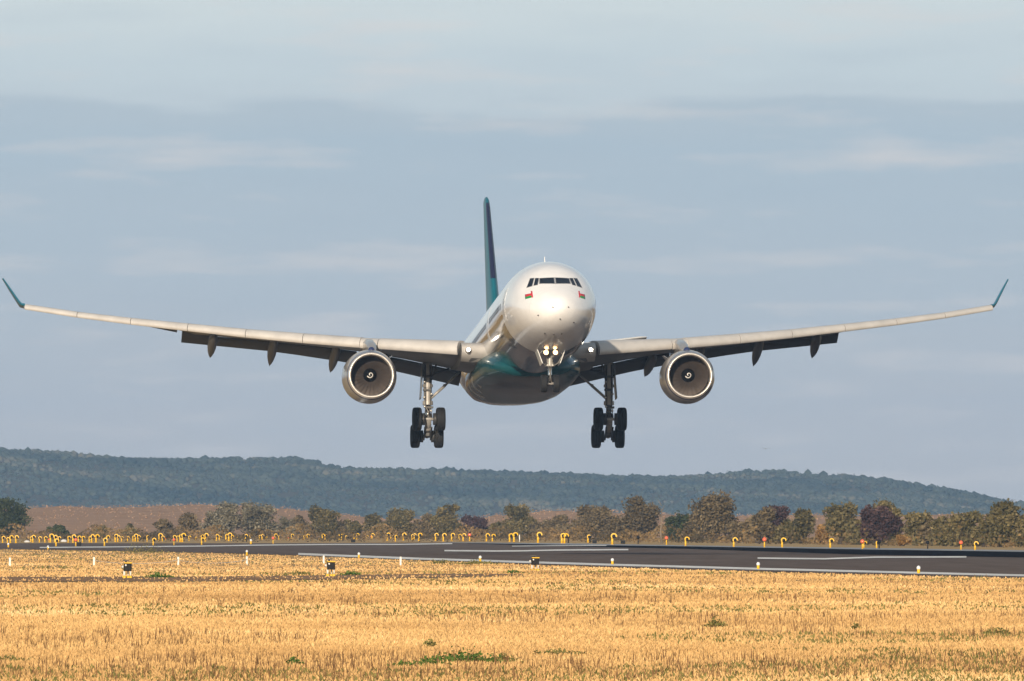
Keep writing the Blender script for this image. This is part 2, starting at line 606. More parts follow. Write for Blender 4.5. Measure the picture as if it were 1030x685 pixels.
def fairing_mat():
    m, t, b = new_mat('belly_paint')
    tcn = N(t, 'ShaderNodeTexCoord')
    s = N(t, 'ShaderNodeSeparateXYZ')
    t.links.new(tcn.outputs['Object'], s.inputs[0])
    x, y, z = s.outputs
    nz = noise(t, tcn.outputs['Object'], 2.0, 6, .6)
    c = ramp(t, nz, [(.3, (.003, .050, .062)), (.7, (.006, .080, .095))])
    d = math_node(t, 'ADD', z, math_node(t, 'MULTIPLY', x, .10))      # sloped bands
    gold = math_node(t, 'MULTIPLY', math_node(t, 'GREATER_THAN', d, .98), math_node(t, 'LESS_THAN', d, 1.22))
    c = mixc(t, gold, c, (.42, .22, .06))
    d2 = math_node(t, 'ADD', z, math_node(t, 'MULTIPLY', x, .16))
    w = math_node(t, 'FRACT', math_node(t, 'MULTIPLY', d2, 1.9))
    st = math_node(t, 'MULTIPLY', math_node(t, 'LESS_THAN', w, .32), math_node(t, 'MULTIPLY', math_node(t, 'GREATER_THAN', x, 27.0), math_node(t, 'GREATER_THAN', z, -2.75)))
    st = math_node(t, 'MULTIPLY', st, math_node(t, 'LESS_THAN', z, -1.35))
    c = mixc(t, math_node(t, 'MULTIPLY', st, .75), c, (.50, .50, .50))
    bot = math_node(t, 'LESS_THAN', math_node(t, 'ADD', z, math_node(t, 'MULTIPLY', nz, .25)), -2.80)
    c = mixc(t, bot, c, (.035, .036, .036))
    t.links.new(c, b.inputs['Base Color'])
    setp(b, Roughness=.26)
    b.inputs['Specular IOR Level'].default_value = .25
    b.inputs['Coat Weight'].default_value = .30
    b.inputs['Coat Roughness'].default_value = .08
    return m


M_fus = fuselage_mat()
M_fair = fairing_mat()
M_white = simple('white_paint', (.74, .73, .71), .35, coat=.5)
M_slat = simple('bare_leading_edge', (.57, .545, .52), .48, metal=.2, var=.18, vscale=1.2)
M_root = simple('root_fairing_paint', (.44, .42, .40), .62, var=.2)
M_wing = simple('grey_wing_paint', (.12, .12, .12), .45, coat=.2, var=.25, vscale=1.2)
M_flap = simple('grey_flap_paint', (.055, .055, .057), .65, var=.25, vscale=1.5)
M_fairing = simple('flap_track_paint', (.11, .106, .102), .5, var=.25)
M_teal = simple('teal_paint', (.008, .15, .24), .4, coat=.2, var=.2)
M_navy = simple('dark_blue_paint', (.02, .03, .10), .3, coat=.7)
M_lip = simple('polished_lip', (.64, .60, .555), .36, metal=.6, var=.06)
M_cowl = simple('cowl_paint', (.40, .375, .35), .30, metal=.25, coat=.5, var=.3, vscale=1.5)
M_fan = simple('fan_blade', (.12, .098, .085), .4, metal=.6, var=.2)
M_liner = simple('inlet_liner', (.17, .142, .12), .6, var=.15)
M_black = simple('matt_black', (.004, .004, .0045), .6, spec=.2)
M_tyre = simple('tyre_rubber', (.008, .008, .0085), .8, var=.3, vscale=6)
M_rim = simple('wheel_rim', (.55, .53, .50), .35, metal=.6)
M_strut = simple('gear_paint', (.38, .36, .335), .45, metal=.2, var=.35, vscale=5)
M_chrome = simple('oleo_chrome', (.80, .78, .74), .18, metal=1.0, var=.1)
M_hyd = simple('dark_fittings', (.06, .058, .055), .5, metal=.3, var=.3)
M_glass = simple('cockpit_glass', (.006, .008, .014), .12, var=.1, spec=.35)
M_frame = simple('window_frame', (.30, .30, .31), .4)
M_red = simple('flag_red', (.60, .02, .035), .4)
M_green = simple('flag_green', (.01, .28, .06), .4)
M_lamp = simple('lit_lamp', (1, 1, 1), .3, emit=((1.0, .74, .44), 6.0))
M_glow = simple('lamp_glow', (.8, .6, .4), .3, metal=.8, emit=((1.0, .48, .17), 1.8))  # warm flare round the nose lamps, painted as orange emission
M_lamp2 = simple('lit_root_lamp', (1, 1, 1), .3, emit=((1.0, .88, .70), 22.0))

# --- fuselage
ST = [  # x, top, bottom, half width
    (0, -.66, -.66, 0.0), (.04, -.44, -.87, .24), (.12, -.27, -1.02, .42), (.3, -.05, -1.22, .68), (.6, .17, -1.45, 1.00), (1.0, .42, -1.66, 1.29),
    (1.5, .70, -1.86, 1.58), (2.0, .98, -2.00, 1.80), (2.5, 1.28, -2.12, 1.99), (3.0, 1.60, -2.22, 2.15), (3.6, 1.94, -2.32, 2.31),
    (4.4, 2.26, -2.42, 2.47), (5.4, 2.50, -2.52, 2.60), (6.5, 2.67, -2.62, 2.70), (8, 2.79, -2.73, 2.78), (10, 2.82, -2.81, 2.82), (12, 2.82, -2.82, 2.82),
    (36, 2.82, -2.82, 2.82), (40, 2.82, -2.66, 2.81), (43, 2.82, -2.38, 2.78), (46, 2.82, -2.06, 2.70), (49, 2.80, -1.70, 2.55), (52, 2.75, -1.40, 2.28), (55, 2.65, -.78, 1.86),
    (58, 2.48, -.15, 1.34), (60.5, 2.26, .42, .88), (62.2, 2.02, .85, .52), (62.9, 1.80, 1.15, .28)]
SX = np.array(ST)


def hermite(xs, ys, x):
    d = np.diff(ys) / np.diff(xs)
    m = np.zeros(len(xs))
    m[1:-1] = np.where(d[:-1] * d[1:] > 0, 2 * d[:-1] * d[1:] / (d[:-1] + d[1:] + 1e-12), 0)
    m[0], m[-1] = d[0], d[-1]
    x = np.clip(x, xs[0], xs[-1])
    i = np.clip(np.searchsorted(xs, x) - 1, 0, len(xs) - 2)
    h = xs[i + 1] - xs[i]
    s = (x - xs[i]) / h
    return (2 * s ** 3 - 3 * s ** 2 + 1) * ys[i] + (s ** 3 - 2 * s ** 2 + s) * h * m[i] + (-2 * s ** 3 + 3 * s ** 2) * ys[i + 1] + (s ** 3 - s ** 2) * h * m[i + 1]


def fus_sec(x):
    q = math.sqrt(max(x, 0))
    qs = np.sqrt(SX[:, 0])
    return tuple(float(hermite(qs, SX[:, k], np.array(q))) for k in (1, 2, 3))


xs = sorted(set([round(.02 * i * i, 4) for i in range(0, 22)] + list(np.linspace(9, 40, 14)) + list(np.linspace(41, 62.9, 24))))
rings = []
NS = 96
for x in xs:
    t_, b_, w_ = fus_sec(x)
    c_, h_ = (t_ + b_) / 2, max((t_ - b_) / 2, .004)
    w_ = max(w_, .004)
    rings.append([(x, w_ * math.cos(2 * math.pi * k / NS), c_ + h_ * math.sin(2 * math.pi * k / NS)) for k in range(NS)])
fus = MB().loft(rings).build('fuselage', M_fus, plane)


def surf_front(y, z, off=.012):
    """x of the nose skin met by the line (y, z) seen from ahead"""
    lo, hi = 0.0, 12.0
    for _ in range(40):
        mid = (lo + hi) / 2
        t_, b_, w_ = fus_sec(mid)
        c_, h_ = (t_ + b_) / 2, max((t_ - b_) / 2, 1e-4)
        if (y / max(w_, 1e-4)) ** 2 + ((z - c_) / h_) ** 2 > 1:
            lo = mid
        else:
            hi = mid
    return lo


def skin_patch(quad, n=8, off=.014, thick=.02):
    """closed thin piece lying on the nose skin, quad = 4 corners in (y, z), in order"""
    q = [Vector((a[0], a[1])) for a in quad]
    vs, fs = [], []
    for layer in (off, off - thick):
        for i in range(n + 1):
            for j in range(n + 1):
                s, u = i / n, j / n
                p = (q[0] * (1 - s) + q[1] * s) * (1 - u) + (q[3] * (1 - s) + q[2] * s) * u
                x = surf_front(p.x, p.y)
                e = .03
                gx = Vector((1.0, -(surf_front(p.x + e, p.y) - surf_front(p.x - e, p.y)) / (2 * e), -(surf_front(p.x, p.y + e) - surf_front(p.x, p.y - e)) / (2 * e))).normalized()
                vs.append(Vector((x, p.x, p.y)) - gx * layer)
    m = (n + 1) ** 2
    for i in range(n):
        for j in range(n):
            a = i * (n + 1) + j
            fs.append((a, a + 1, a + n + 2, a + n + 1))
            fs.append((m + a, m + a + n + 1, m + a + n + 2, m + a + 1))
    edge = [i for i in range(n)] + [n + (n + 1) * i for i in range(n)] + [m - 1 - i for i in range(n)] + [(n + 1) * (n - i) for i in range(n)]
    for k in range(len(edge)):
        a, b2 = edge[k], edge[(k + 1) % len(edge)]
        fs.append((a, m + a, m + b2, b2))
    return MB().add(vs, fs, 0, True)


for s in (1, -1):
    for quad in ([(.05, .93), (.05, 1.33), (.84, 1.31), (.88, .97)],
                 [(1.02, .90), (.90, 1.32), (1.08, 1.34), (1.22, .87)],
                 [(1.32, .85), (1.16, 1.35), (1.36, 1.35), (1.60, .78)]):
        g = skin_patch([(s * y, z) for y, z in quad], 8).build('cockpit_window', M_glass, plane, auto=50)
        cyc = sum(q[0] for q in quad) / 4
        czc = sum(q[1] for q in quad) / 4
        skin_patch([(s * (cyc + (y - cyc) * 1.10 + math.copysign(.018, y - cyc)), czc + (z - czc) * 1.06 + math.copysign(.02, z - czc)) for y, z in quad], 8, .006, .012).build('window_frame', M_frame, g, auto=50)
    # flag decals below the side windows: red hoist post and middle, green foot
    y0 = 1.62
    fr = MB()
    for quad in ([(1.34, .08), (1.34, .50), (1.42, .52), (1.42, .08)], [(1.42, .22), (1.42, .36), (1.74, .34), (1.74, .18)]):
        p = skin_patch([(s * y, z) for y, z in quad], 4, .012, .010)
        fr.add(p.v, p.f, 0, True)
    fl = fr.build('flag', M_red, plane)
    skin_patch([(s * y, z) for y, z in [(1.42, .08), (1.42, .22), (1.74, .18), (1.74, .04)]], 4, .012, .010).build('green_band', M_green, fl)

# small nose probes and sensor spots
for y, z in ((.30, -.62), (-.62, -.60), (1.10, -1.02), (-.14, -1.28), (-1.0, -1.40), (.62, -1.95), (.1, -2.02), (-.35, -1.98)):
    x = surf_front(y, z)
    MB().tube([(x + .06, y, z), (x - .12, y, z - .01)], [.045, .03], 8).build('air_probe', M_hyd, plane)
# crown antennas
for x, hgt in ((10.2, .52), (16, .42), (26, .3)):
    t_, _, _ = fus_sec(x)
    MB().loft([[(x - .22, -.03, t_ - .05), (x + .3, -.05, t_ - .05), (x + .34, .05, t_ - .05), (x - .22, .03, t_ - .05)],
               [(x + .05, -.012, t_ + hgt), (x + .26, -.012, t_ + hgt), (x + .26, .012, t_ + hgt), (x + .05, .012, t_ + hgt)]], smooth=False).build('antenna', M_white, plane)


def side_patch(x0, x1, z0, z1, s, off=.012, n=6):
    vs, fs = [], []
    for layer in (off, off - .03):
        for i in range(n + 1):
            for j in range(n + 1):
                x = x0 + (x1 - x0) * i / n
                z = z0 + (z1 - z0) * j / n
                t_, b_, w_ = fus_sec(x)
                c_, h_ = (t_ + b_) / 2, (t_ - b_) / 2
                y = w_ * math.sqrt(max(0, 1 - ((z - c_) / h_) ** 2))
                nrm = Vector((0, y / w_ ** 2, (z - c_) / h_ ** 2)).normalized()
                vs.append((x, s * (y + nrm.y * layer), z + nrm.z * layer))
    m = (n + 1) ** 2
    for i in range(n):
        for j in range(n):
            a = i * (n + 1) + j
            fs += [(a, a + 1, a + n + 2, a + n + 1), (m + a, m + a + n + 1, m + a + n + 2, m + a + 1)]
    edge = [i for i in range(n)] + [n + (n + 1) * i for i in range(n)] + [m - 1 - i for i in range(n)] + [(n + 1) * (n - i) for i in range(n)]
    for k in range(len(edge)):
        a, b2 = edge[k], edge[(k + 1) % len(edge)]
        fs.append((a, m + a, m + b2, b2))
    return MB().add(vs, fs, 0, True)


M_door = simple('door_paint', (.60, .59, .58), .35, coat=.5)
for s in (1, -1):
    for x0 in (6.1, 17.6, 39.2):
        d = side_patch(x0, x0 + 1.07, -.85, 1.05, s, .007).build('passenger_door', M_door, plane, auto=50)
        side_patch(x0 + .42, x0 + .62, .18, .48, s, .012).build('door_window', M_glass, d, auto=50)
    for k in range(46):
        x = 8.0 + k * 1.066 * .72
        if 17.2 < x < 19 or 38.9 < x < 40.5:
            continue
        side_patch(x, x + .24, -.02, .33, s, .012, 3).build('cabin_window', M_glass, plane)

# --- belly fairing
rings = []
for x, hw, top, bot in ((17.5, 1.4, -2.2, -2.78), (19, 2.3, -1.6, -2.98), (21, 2.85, -1.1, -3.10), (23.5, 3.06, -.8, -3.16), (28, 3.14, -.7, -3.10), (33, 3.10, -.75, -2.90), (36, 2.9, -1.0, -2.86), (38.5, 2.4, -1.5, -2.76), (41, 1.4, -2.1, -2.58)):
    r = []
    for k in range(64):
        a = 2 * math.pi * k / 64
        c, s = math.cos(a), math.sin(a)
        e = 2 / 2.5
        r.append((x, hw * math.copysign(abs(c) ** e, c), (top + bot) / 2 + (top - bot) / 2 * math.copysign(abs(s) ** e, s)))
    rings.append(r)
MB().loft(rings).build('belly_fairing', M_fair, plane)

# --- wings
WY = np.array([2.0, 3.9, 8.8, 9.6, 13.06, 16.35, 19.7, 23.0, 26.1, 29.2])
WTOP = np.array([-.36, -.25, .16, .24, .69, 1.13, 1.65, 2.17, 2.71, 3.36])
WH = np.array([1.05, .96, .72, .70, .66, .58, .52, .46, .40, .37])
FY = np.array([2.0, 3.3, 7.0, 10.0, 14.2, 19.7])
FZ = np.array([-2.30, -1.95, -1.06, -.48, .30, 1.02])


def W(y):
    y = abs(y)
    top, h = float(np.interp(y, WY, WTOP)), float(np.interp(y, WY, WH))
    xle = 22.6 + (y - 2.8) * .61
    xte = float(np.interp(y, [2.0, 9.4, 29.3], [32.9, 33.7, 41.4]))
    cf = float(np.interp(y, [3.3, 9.4, 20, 29.3], [2.3, 2.0, 1.4, .7]))
    fz = float(np.interp(y, FY, FZ)) if y <= 19.7 else 1.02 + (y - 19.7) * .22
    zte = fz + .30 * cf
    if y > 19.7:
        zte = 1.86 + (y - 19.7) / 9.5 * (3.36 - 1.86)
    return top, h, xle, xte, cf, fz, zte


def naca(n=14):
    xs_ = [(1 - math.cos(math.pi * i / n)) / 2 for i in range(n + 1)]
    th = [5 * (.2969 * math.sqrt(x) - .126 * x - .3516 * x * x + .2843 * x ** 3 - .1036 * x ** 4) for x in xs_]
    up = list(zip(xs_, th))[::-1]
    lo = [(x, -t) for x, t in zip(xs_, th)][1:-1]
    return up + lo


AF = naca()


def wing_ring(y, sgn):
    top, h, xle, xte, cf, fz, zte = W(y)
    if y < 4.02:
        x0, zn, tc = xle - .15, top - .62 * h, .155
    else:
        x0, zn, tc = xle + .5 * h, top - .50 * h, float(np.interp(y, [4, 9.4, 29.2], [.105, .10, .085]))
    ch = xte - x0
    out = []
    for px_, t in AF:
        out.append((x0 + px_ * ch, sgn * y, zn + (zte - zn) * px_ + t * tc * ch * (.42 if t > 0 else .58) * 2 * .9 + .02 * ch * math.sin(math.pi * px_) * .3))
    return out


def slat_ring(y, sgn):
    top, h, xle, *_ = W(y)
    pts = [(1.55, -.02), (1.0, .0), (.55, -.06), (.22, -.24), (.05, -.50), (.0, -.74), (.06, -.95), (.14, -1.0), (.24, -.93), (.26, -.70), (.42, -.42), (.75, -.20), (1.2, -.09)]
    return [(xle + a * h, sgn * (y - .42 * (a - .1) * h), top + b * h - .03 * (a - .1) * h) for a, b in pts]


SLATS = [(4.22, 8.74), (9.80, 13.04), (13.075, 16.33), (16.365, 19.68), (19.715, 22.98), (23.015, 26.08), (26.115, 29.15)]
for sgn in (1, -1):
    ys = [1.6, 2.8, 3.4, 4.0, 4.05, 5, 6.5, 8, 9.4, 11, 13, 15, 17, 19, 21, 23, 25, 27, 28.4, 29.2]
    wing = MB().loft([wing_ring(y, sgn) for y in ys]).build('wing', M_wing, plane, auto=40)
    # fixed root leading edge skin, bright like the slats
    MB().loft([[(p[0] - .012, p[1], p[2] + .004) for p in wing_ring(y, sgn)[8:24]] for y in (2.4, 3.0, 3.6, 3.98)], closed=False).build('root_leading_edge', M_root, wing)
    for a, b in SLATS:
        MB().loft([slat_ring(a + (b - a) * i / 4, sgn) for i in range(5)]).build('slat', M_slat, wing, auto=50)
    rg = []
    for i in range(4):
        y = 8.78 + (9.76 - 8.78) * i / 3
        rg.append([(p[0] + .10, p[1], p[2] - .012) for p in slat_ring(y, sgn)])
    MB().loft(rg).build('pylon_leading_edge', M_slat, wing, auto=50)
    # flaps: a foil turned down behind the trailing edge
    for a, b in ((3.35, 9.2), (9.55, 19.75)):
        rg = []
        for i in range(7):
            y = a + (b - a) * i / 6
            top, h, xle, xte, cf, fz, zte = W(y)
            x1, z1 = xte - .25 + cf * .93 + .25, fz
            x0, z0 = xte - .28, zte - .10
            L = math.hypot(x1 - x0, z1 - z0)
            dx, dz = (x1 - x0) / L, (z1 - z0) / L
            rg.append([(x0 + dx * px_ * L - dz * t * .13 * L, sgn * y, z0 + dz * px_ * L + dx * t * .13 * L) for px_, t in AF])
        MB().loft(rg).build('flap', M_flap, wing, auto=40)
    # aileron, drooped further on the right wing
    rg = []
    for i in range(5):
        y = 20.05 + (22.9 - 20.05) * i / 4
        top, h, xle, xte, cf, fz, zte = W(y)
        dr = (.34 if sgn > 0 else .10) * (1 - .75 * i / 4)
        rg.append([(xte - .7 + px_ * 1.1, sgn * y, zte - .02 - dr * px_ + t * .10) for px_, t in AF])
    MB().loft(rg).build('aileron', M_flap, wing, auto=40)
    # flap track fairings
    for y, tipz in ((8.0, -1.22), (10.9, -.99), (14.55, -.60), (18.1, -.09)):
        top, h, xle, xte, cf, fz, zte = W(y)
        x0, z0 = xte - 4.2, zte - .30
        x1, z1 = 37.4 if y < 16 else 37.6, tipz
        rg = []
        for q, rr in ((0, .04), (.08, .17), (.2, .26), (.4, .29), (.58, .28), (.74, .225), (.86, .145), (.95, .06), (1, .012)):
            xx = x0 + (x1 - x0) * q
            zz = z0 + (z1 + .12 - z0) * (q ** 1.5)
            rg.append([(xx, sgn * y + rr * .95 * math.cos(2 * math.pi * k / 20), zz - .05 + rr * 1.35 * math.sin(2 * math.pi * k / 20)) for k in range(20)])
        MB().loft(rg).build('flap_track_fairing', M_fairing, wing)
    # winglet: blended then canted blade
    rg = []
    for y, z, x0, ch in ((29.12, 3.30, 38.95, 2.35), (29.32, 3.36, 39.2, 2.1), (29.46, 3.56, 39.45, 1.85), (29.88, 4.30, 40.3, 1.35), (30.34, 5.10, 41.05, .80)):
        k = min(1, max(0, (y - 29.15) / .45))
        rg.append([(x0 + px_ * ch, sgn * (y - k * t * .10 * ch), z + (1 - k * .6) * t * .11 * ch) for px_, t in AF])
    MB().loft(rg).build('winglet', M_teal, wing, auto=45)
    # landing lamp in the root
    lm = MB().lathe([(.0, .125), (-.03, .13), (-.03, .155), (.05, .165), (.4, .165)], (22.62, sgn * 3.64, -.95), 'X', 20).build('landing_lamp', M_root, wing)
    MB().lathe([(.0, .001), (.0, .105)], (22.60, sgn * 3.64, -.95), 'X', 20).build('lamp_lens', M_lamp2, lm)

# --- engines
for sgn in (1, -1):
    E0 = (21.8, sgn * 9.44, -2.55)
    outer = [(.10, 1.355), (.22, 1.41), (.5, 1.485), (.9, 1.545), (1.5, 1.59), (2.4, 1.60), (3.4, 1.55), (4.4, 1.42), (5.4, 1.24), (6.3, 1.05), (6.7, .97), (6.68, .92), (5.9, .92)]
    ecw = MB().lathe(outer, E0, 'X', 64)
    # the cowl axis rises slightly towards the exhaust
    ecw.v = [(x, y, z + .055 * max(x - E0[0] - .3, 0)) for x, y, z in ecw.v]
    eng = ecw.build('engine', M_cowl, plane)
    MB().lathe([(.24, 1.19), (.12, 1.195), (.05, 1.22), (.01, 1.255), (.0, 1.285), (.015, 1.315), (.05, 1.338), (.10, 1.357), (.17, 1.392)], E0, 'X', 64).build('intake_lip', M_lip, eng)
    MB().lathe([(.17, 1.400), (.20, 1.410), (.30, 1.440), (.32, 1.440)], E0, 'X', 64).build('blue_cowl_ring', M_navy, eng)
    MB().lathe([(.235, 1.192), (.5, 1.18), (.9, 1.20), (1.45, 1.235)], E0, 'X', 64).build('inlet_liner', M_liner, eng)
    # fan: 26 twisted blades over a dark disc
    E0 = (21.8, sgn * 9.44, -2.43)
    fb = MB()
    fb.lathe([(1.55, .02), (1.55, 1.24)], E0, 'X', 48, 1)
    for k in range(26):
        a = 2 * math.pi * k / 26
        vs = []
        for r in (.36, .65, .95, 1.22):
            tw = R(25 + 35 * (r - .36) / .86)
            wd = .13 + .08 * r
            for e in (-1, 1):
                aa = a + e * wd * math.sin(tw) / r + .12 * (r - .36)
                vs.append((E0[0] + 1.36 + e * wd * math.cos(tw) * .6, E0[1] + r * math.cos(aa), E0[2] + r * math.sin(aa)))
        fb.add(vs, [(0, 1, 3, 2), (2, 3, 5, 4), (4, 5, 7, 6)], 0, True)
    fb.build('fan', [M_fan, M_black], eng)
    spn = MB().lathe([(.88, .005), (.90, .05), (1.0, .16), (1.15, .29), (1.3, .40), (1.45, .46)], E0, 'X', 40).build('spinner', M_black, eng)
    sv, sf = [], []
    K = 26
    for i in range(K + 1):
        q = i / K
        a = R(-60) + q * R(400)
        rr = .045 + .145 * q
        wd = .022 + .008 * q
        for r in (max(rr - wd, .005), rr + wd):
            xq = float(np.interp(r, [.005, .05, .16, .29, .37], [.88, .90, 1.0, 1.15, 1.3])) - .012
            sv.append((E0[0] + xq, E0[1] + sgn * 0 + r * math.cos(a), E0[2] + r * math.sin(a)))
    sf = [(2 * i, 2 * i + 1, 2 * i + 3, 2 * i + 2) for i in range(K)]
    MB().add(sv, sf).build('spiral_mark', M_white, spn)
    E0 = (21.8, sgn * 9.44, -2.55)
    # pylon
    rg = []
    for x, w, zt, zb in ((22.9, .10, -1.02, -1.12), (23.4, .24, -.72, -1.3), (24.6, .30, -.30, -1.3), (26.6, .34, .05, -1.3), (29, .32, -.1, -1.2), (31.5, .2, -.15, -.8), (33, .06, -.1, -.45)):
        rg.append([(x, sgn * 9.27 + w, zb), (x, sgn * 9.27 + w, zt - w * .5), (x, sgn * 9.27 + w * .5, zt), (x, sgn * 9.27 - w * .5, zt), (x, sgn * 9.27 - w, zt - w * .5), (x, sgn * 9.27 - w, zb)])
    MB().loft(rg).build('pylon', M_navy if False else M_cowl, eng, auto=40)
    MB().lathe([(0, .005), (.03, .12), (.12, .19), (.4, .2)], (22.75, sgn * 9.36, -.95), 'X', 20).build('pylon_nose', M_navy, eng)
    # exhaust plug
    MB().lathe([(5.6, .55), (6.6, .45), (7.3, .2), (7.5, .01)], (E0[0], E0[1], E0[2] + .34), 'X', 32).build('exhaust_plug', M_hyd, eng)
    # nacelle strake
    ay = -sgn
    MB().add([(23.2, E0[1] + ay * 1.15, -1.45), (24.6, E0[1] + ay * 1.16, -1.45), (24.6, E0[1] + ay * 1.42, -1.15), (23.9, E0[1] + ay * 1.38, -1.2),
              (23.2, E0[1] + ay * 1.12, -1.43), (24.6, E0[1] + ay * 1.13, -1.43), (24.6, E0[1] + ay * 1.39, -1.13), (23.9, E0[1] + ay * 1.35, -1.18)],
             [(0, 1, 2, 3), (7, 6, 5, 4), (0, 4, 5, 1), (1, 5, 6, 2), (2, 6, 7, 3), (3, 7, 4, 0)]).build('strake', M_cowl, eng)

# --- tail
rg = []
for z, x0, ch in ((2.3, 47.6, 8.9), (2.75, 48.7, 8.1), (5, 50.7, 6.9), (8, 53.4, 5.3), (11, 56.1, 3.65), (11.5, 56.75, 3.2), (11.74, 57.4, 2.2)):
    k = .7 if z > 11.7 else 1
    rg.append([(x0 + px_ * ch, t * .10 * ch * k, z) for px_, t in AF])


def fin_mat():
    m, t, b = new_mat('fin_paint')
    tcn = N(t, 'ShaderNodeTexCoord')
    s = N(t, 'ShaderNodeSeparateXYZ')
    t.links.new(tcn.outputs['Object'], s.inputs[0])
    x, y, z = s.outputs
    d = math_node(t, 'SUBTRACT', x, math_node(t, 'MULTIPLY', z, .9))
    c = ramp(t, math_node(t, 'DIVIDE', math_node(t, 'SUBTRACT', d, 45.0), 10.0), [(0, (.004, .125, .175)), (.35, (.006, .15, .20)), (.36, (.22, .30, .33)), (.52, (.22, .30, .33)), (.53, (.004, .085, .11))], 'CONSTANT')
    le = math_node(t, 'MULTIPLY', math_node(t, 'LESS_THAN', d, 46.5), math_node(t, 'MULTIPLY', math_node(t, 'GREATER_THAN', z, 6.2), math_node(t, 'LESS_THAN', z, 11.3)))
    c = mixc(t, le, c, (.012, .014, .05))
    nz = noise(t, tcn.outputs['Object'], 2, 5, .6)
    c = mixc(t, 1.0, c, ramp(t, nz, [(.3, .8), (.7, 1.0)]), 'MULTIPLY')
    t.links.new(c, b.inputs['Base Color'])
    setp(b, Roughness=.42)
    b.inputs['Coat Weight'].default_value = .08
    return m


fin = MB().loft(rg).build('tail_fin', fin_mat(), plane, auto=45)
for sgn in (1, -1):
    rg = []
    for y, z, x0, ch in ((.6, 1.65, 53.2, 6.0), (1.6, 1.86, 54.0, 5.5), (5.5, 2.60, 57.0, 3.95), (9.5, 3.36, 59.9, 2.4), (10.0, 3.44, 60.5, 1.7)):
        rg.append([(x0 + px_ * ch, sgn * y, z + t * .10 * ch) for px_, t in AF])
    MB().loft(rg).build('tailplane', M_white, plane, auto=45)


# --- landing gear
def wheel(parent, c, r, w):
    g = MB()
    hw = w / 2
    prof = [(-hw * .55, r * .55), (-hw * .80, r * .62), (-hw * .98, r * .76), (-hw, r * .84), (-hw * .86, r * .95), (-hw * .6, r * .99), (-hw * .3, r), (-hw * .27, r * .975), (-hw * .22, r), (hw * .22, r), (hw * .27, r * .975), (hw * .3, r), (hw * .6, r * .99), (hw * .86, r * .95), (hw, r * .84), (hw * .98, r * .76), (hw * .80, r * .62), (hw * .55, r * .55)]
    g.lathe(prof, c, 'Y', 40)
    wh = g.build('wheel', M_tyre, parent)
    MB().lathe([(-hw * .70, .02), (-hw * .72, r * .2), (-hw * .45, r * .3), (-hw * .5, r * .5), (-hw * .66, r * .57), (hw * .66, r * .57), (hw * .5, r * .5), (hw * .45, r * .3), (hw * .72, r * .2), (hw * .70, .02)], c, 'Y', 32).build('rim', M_rim, wh)
    return wh


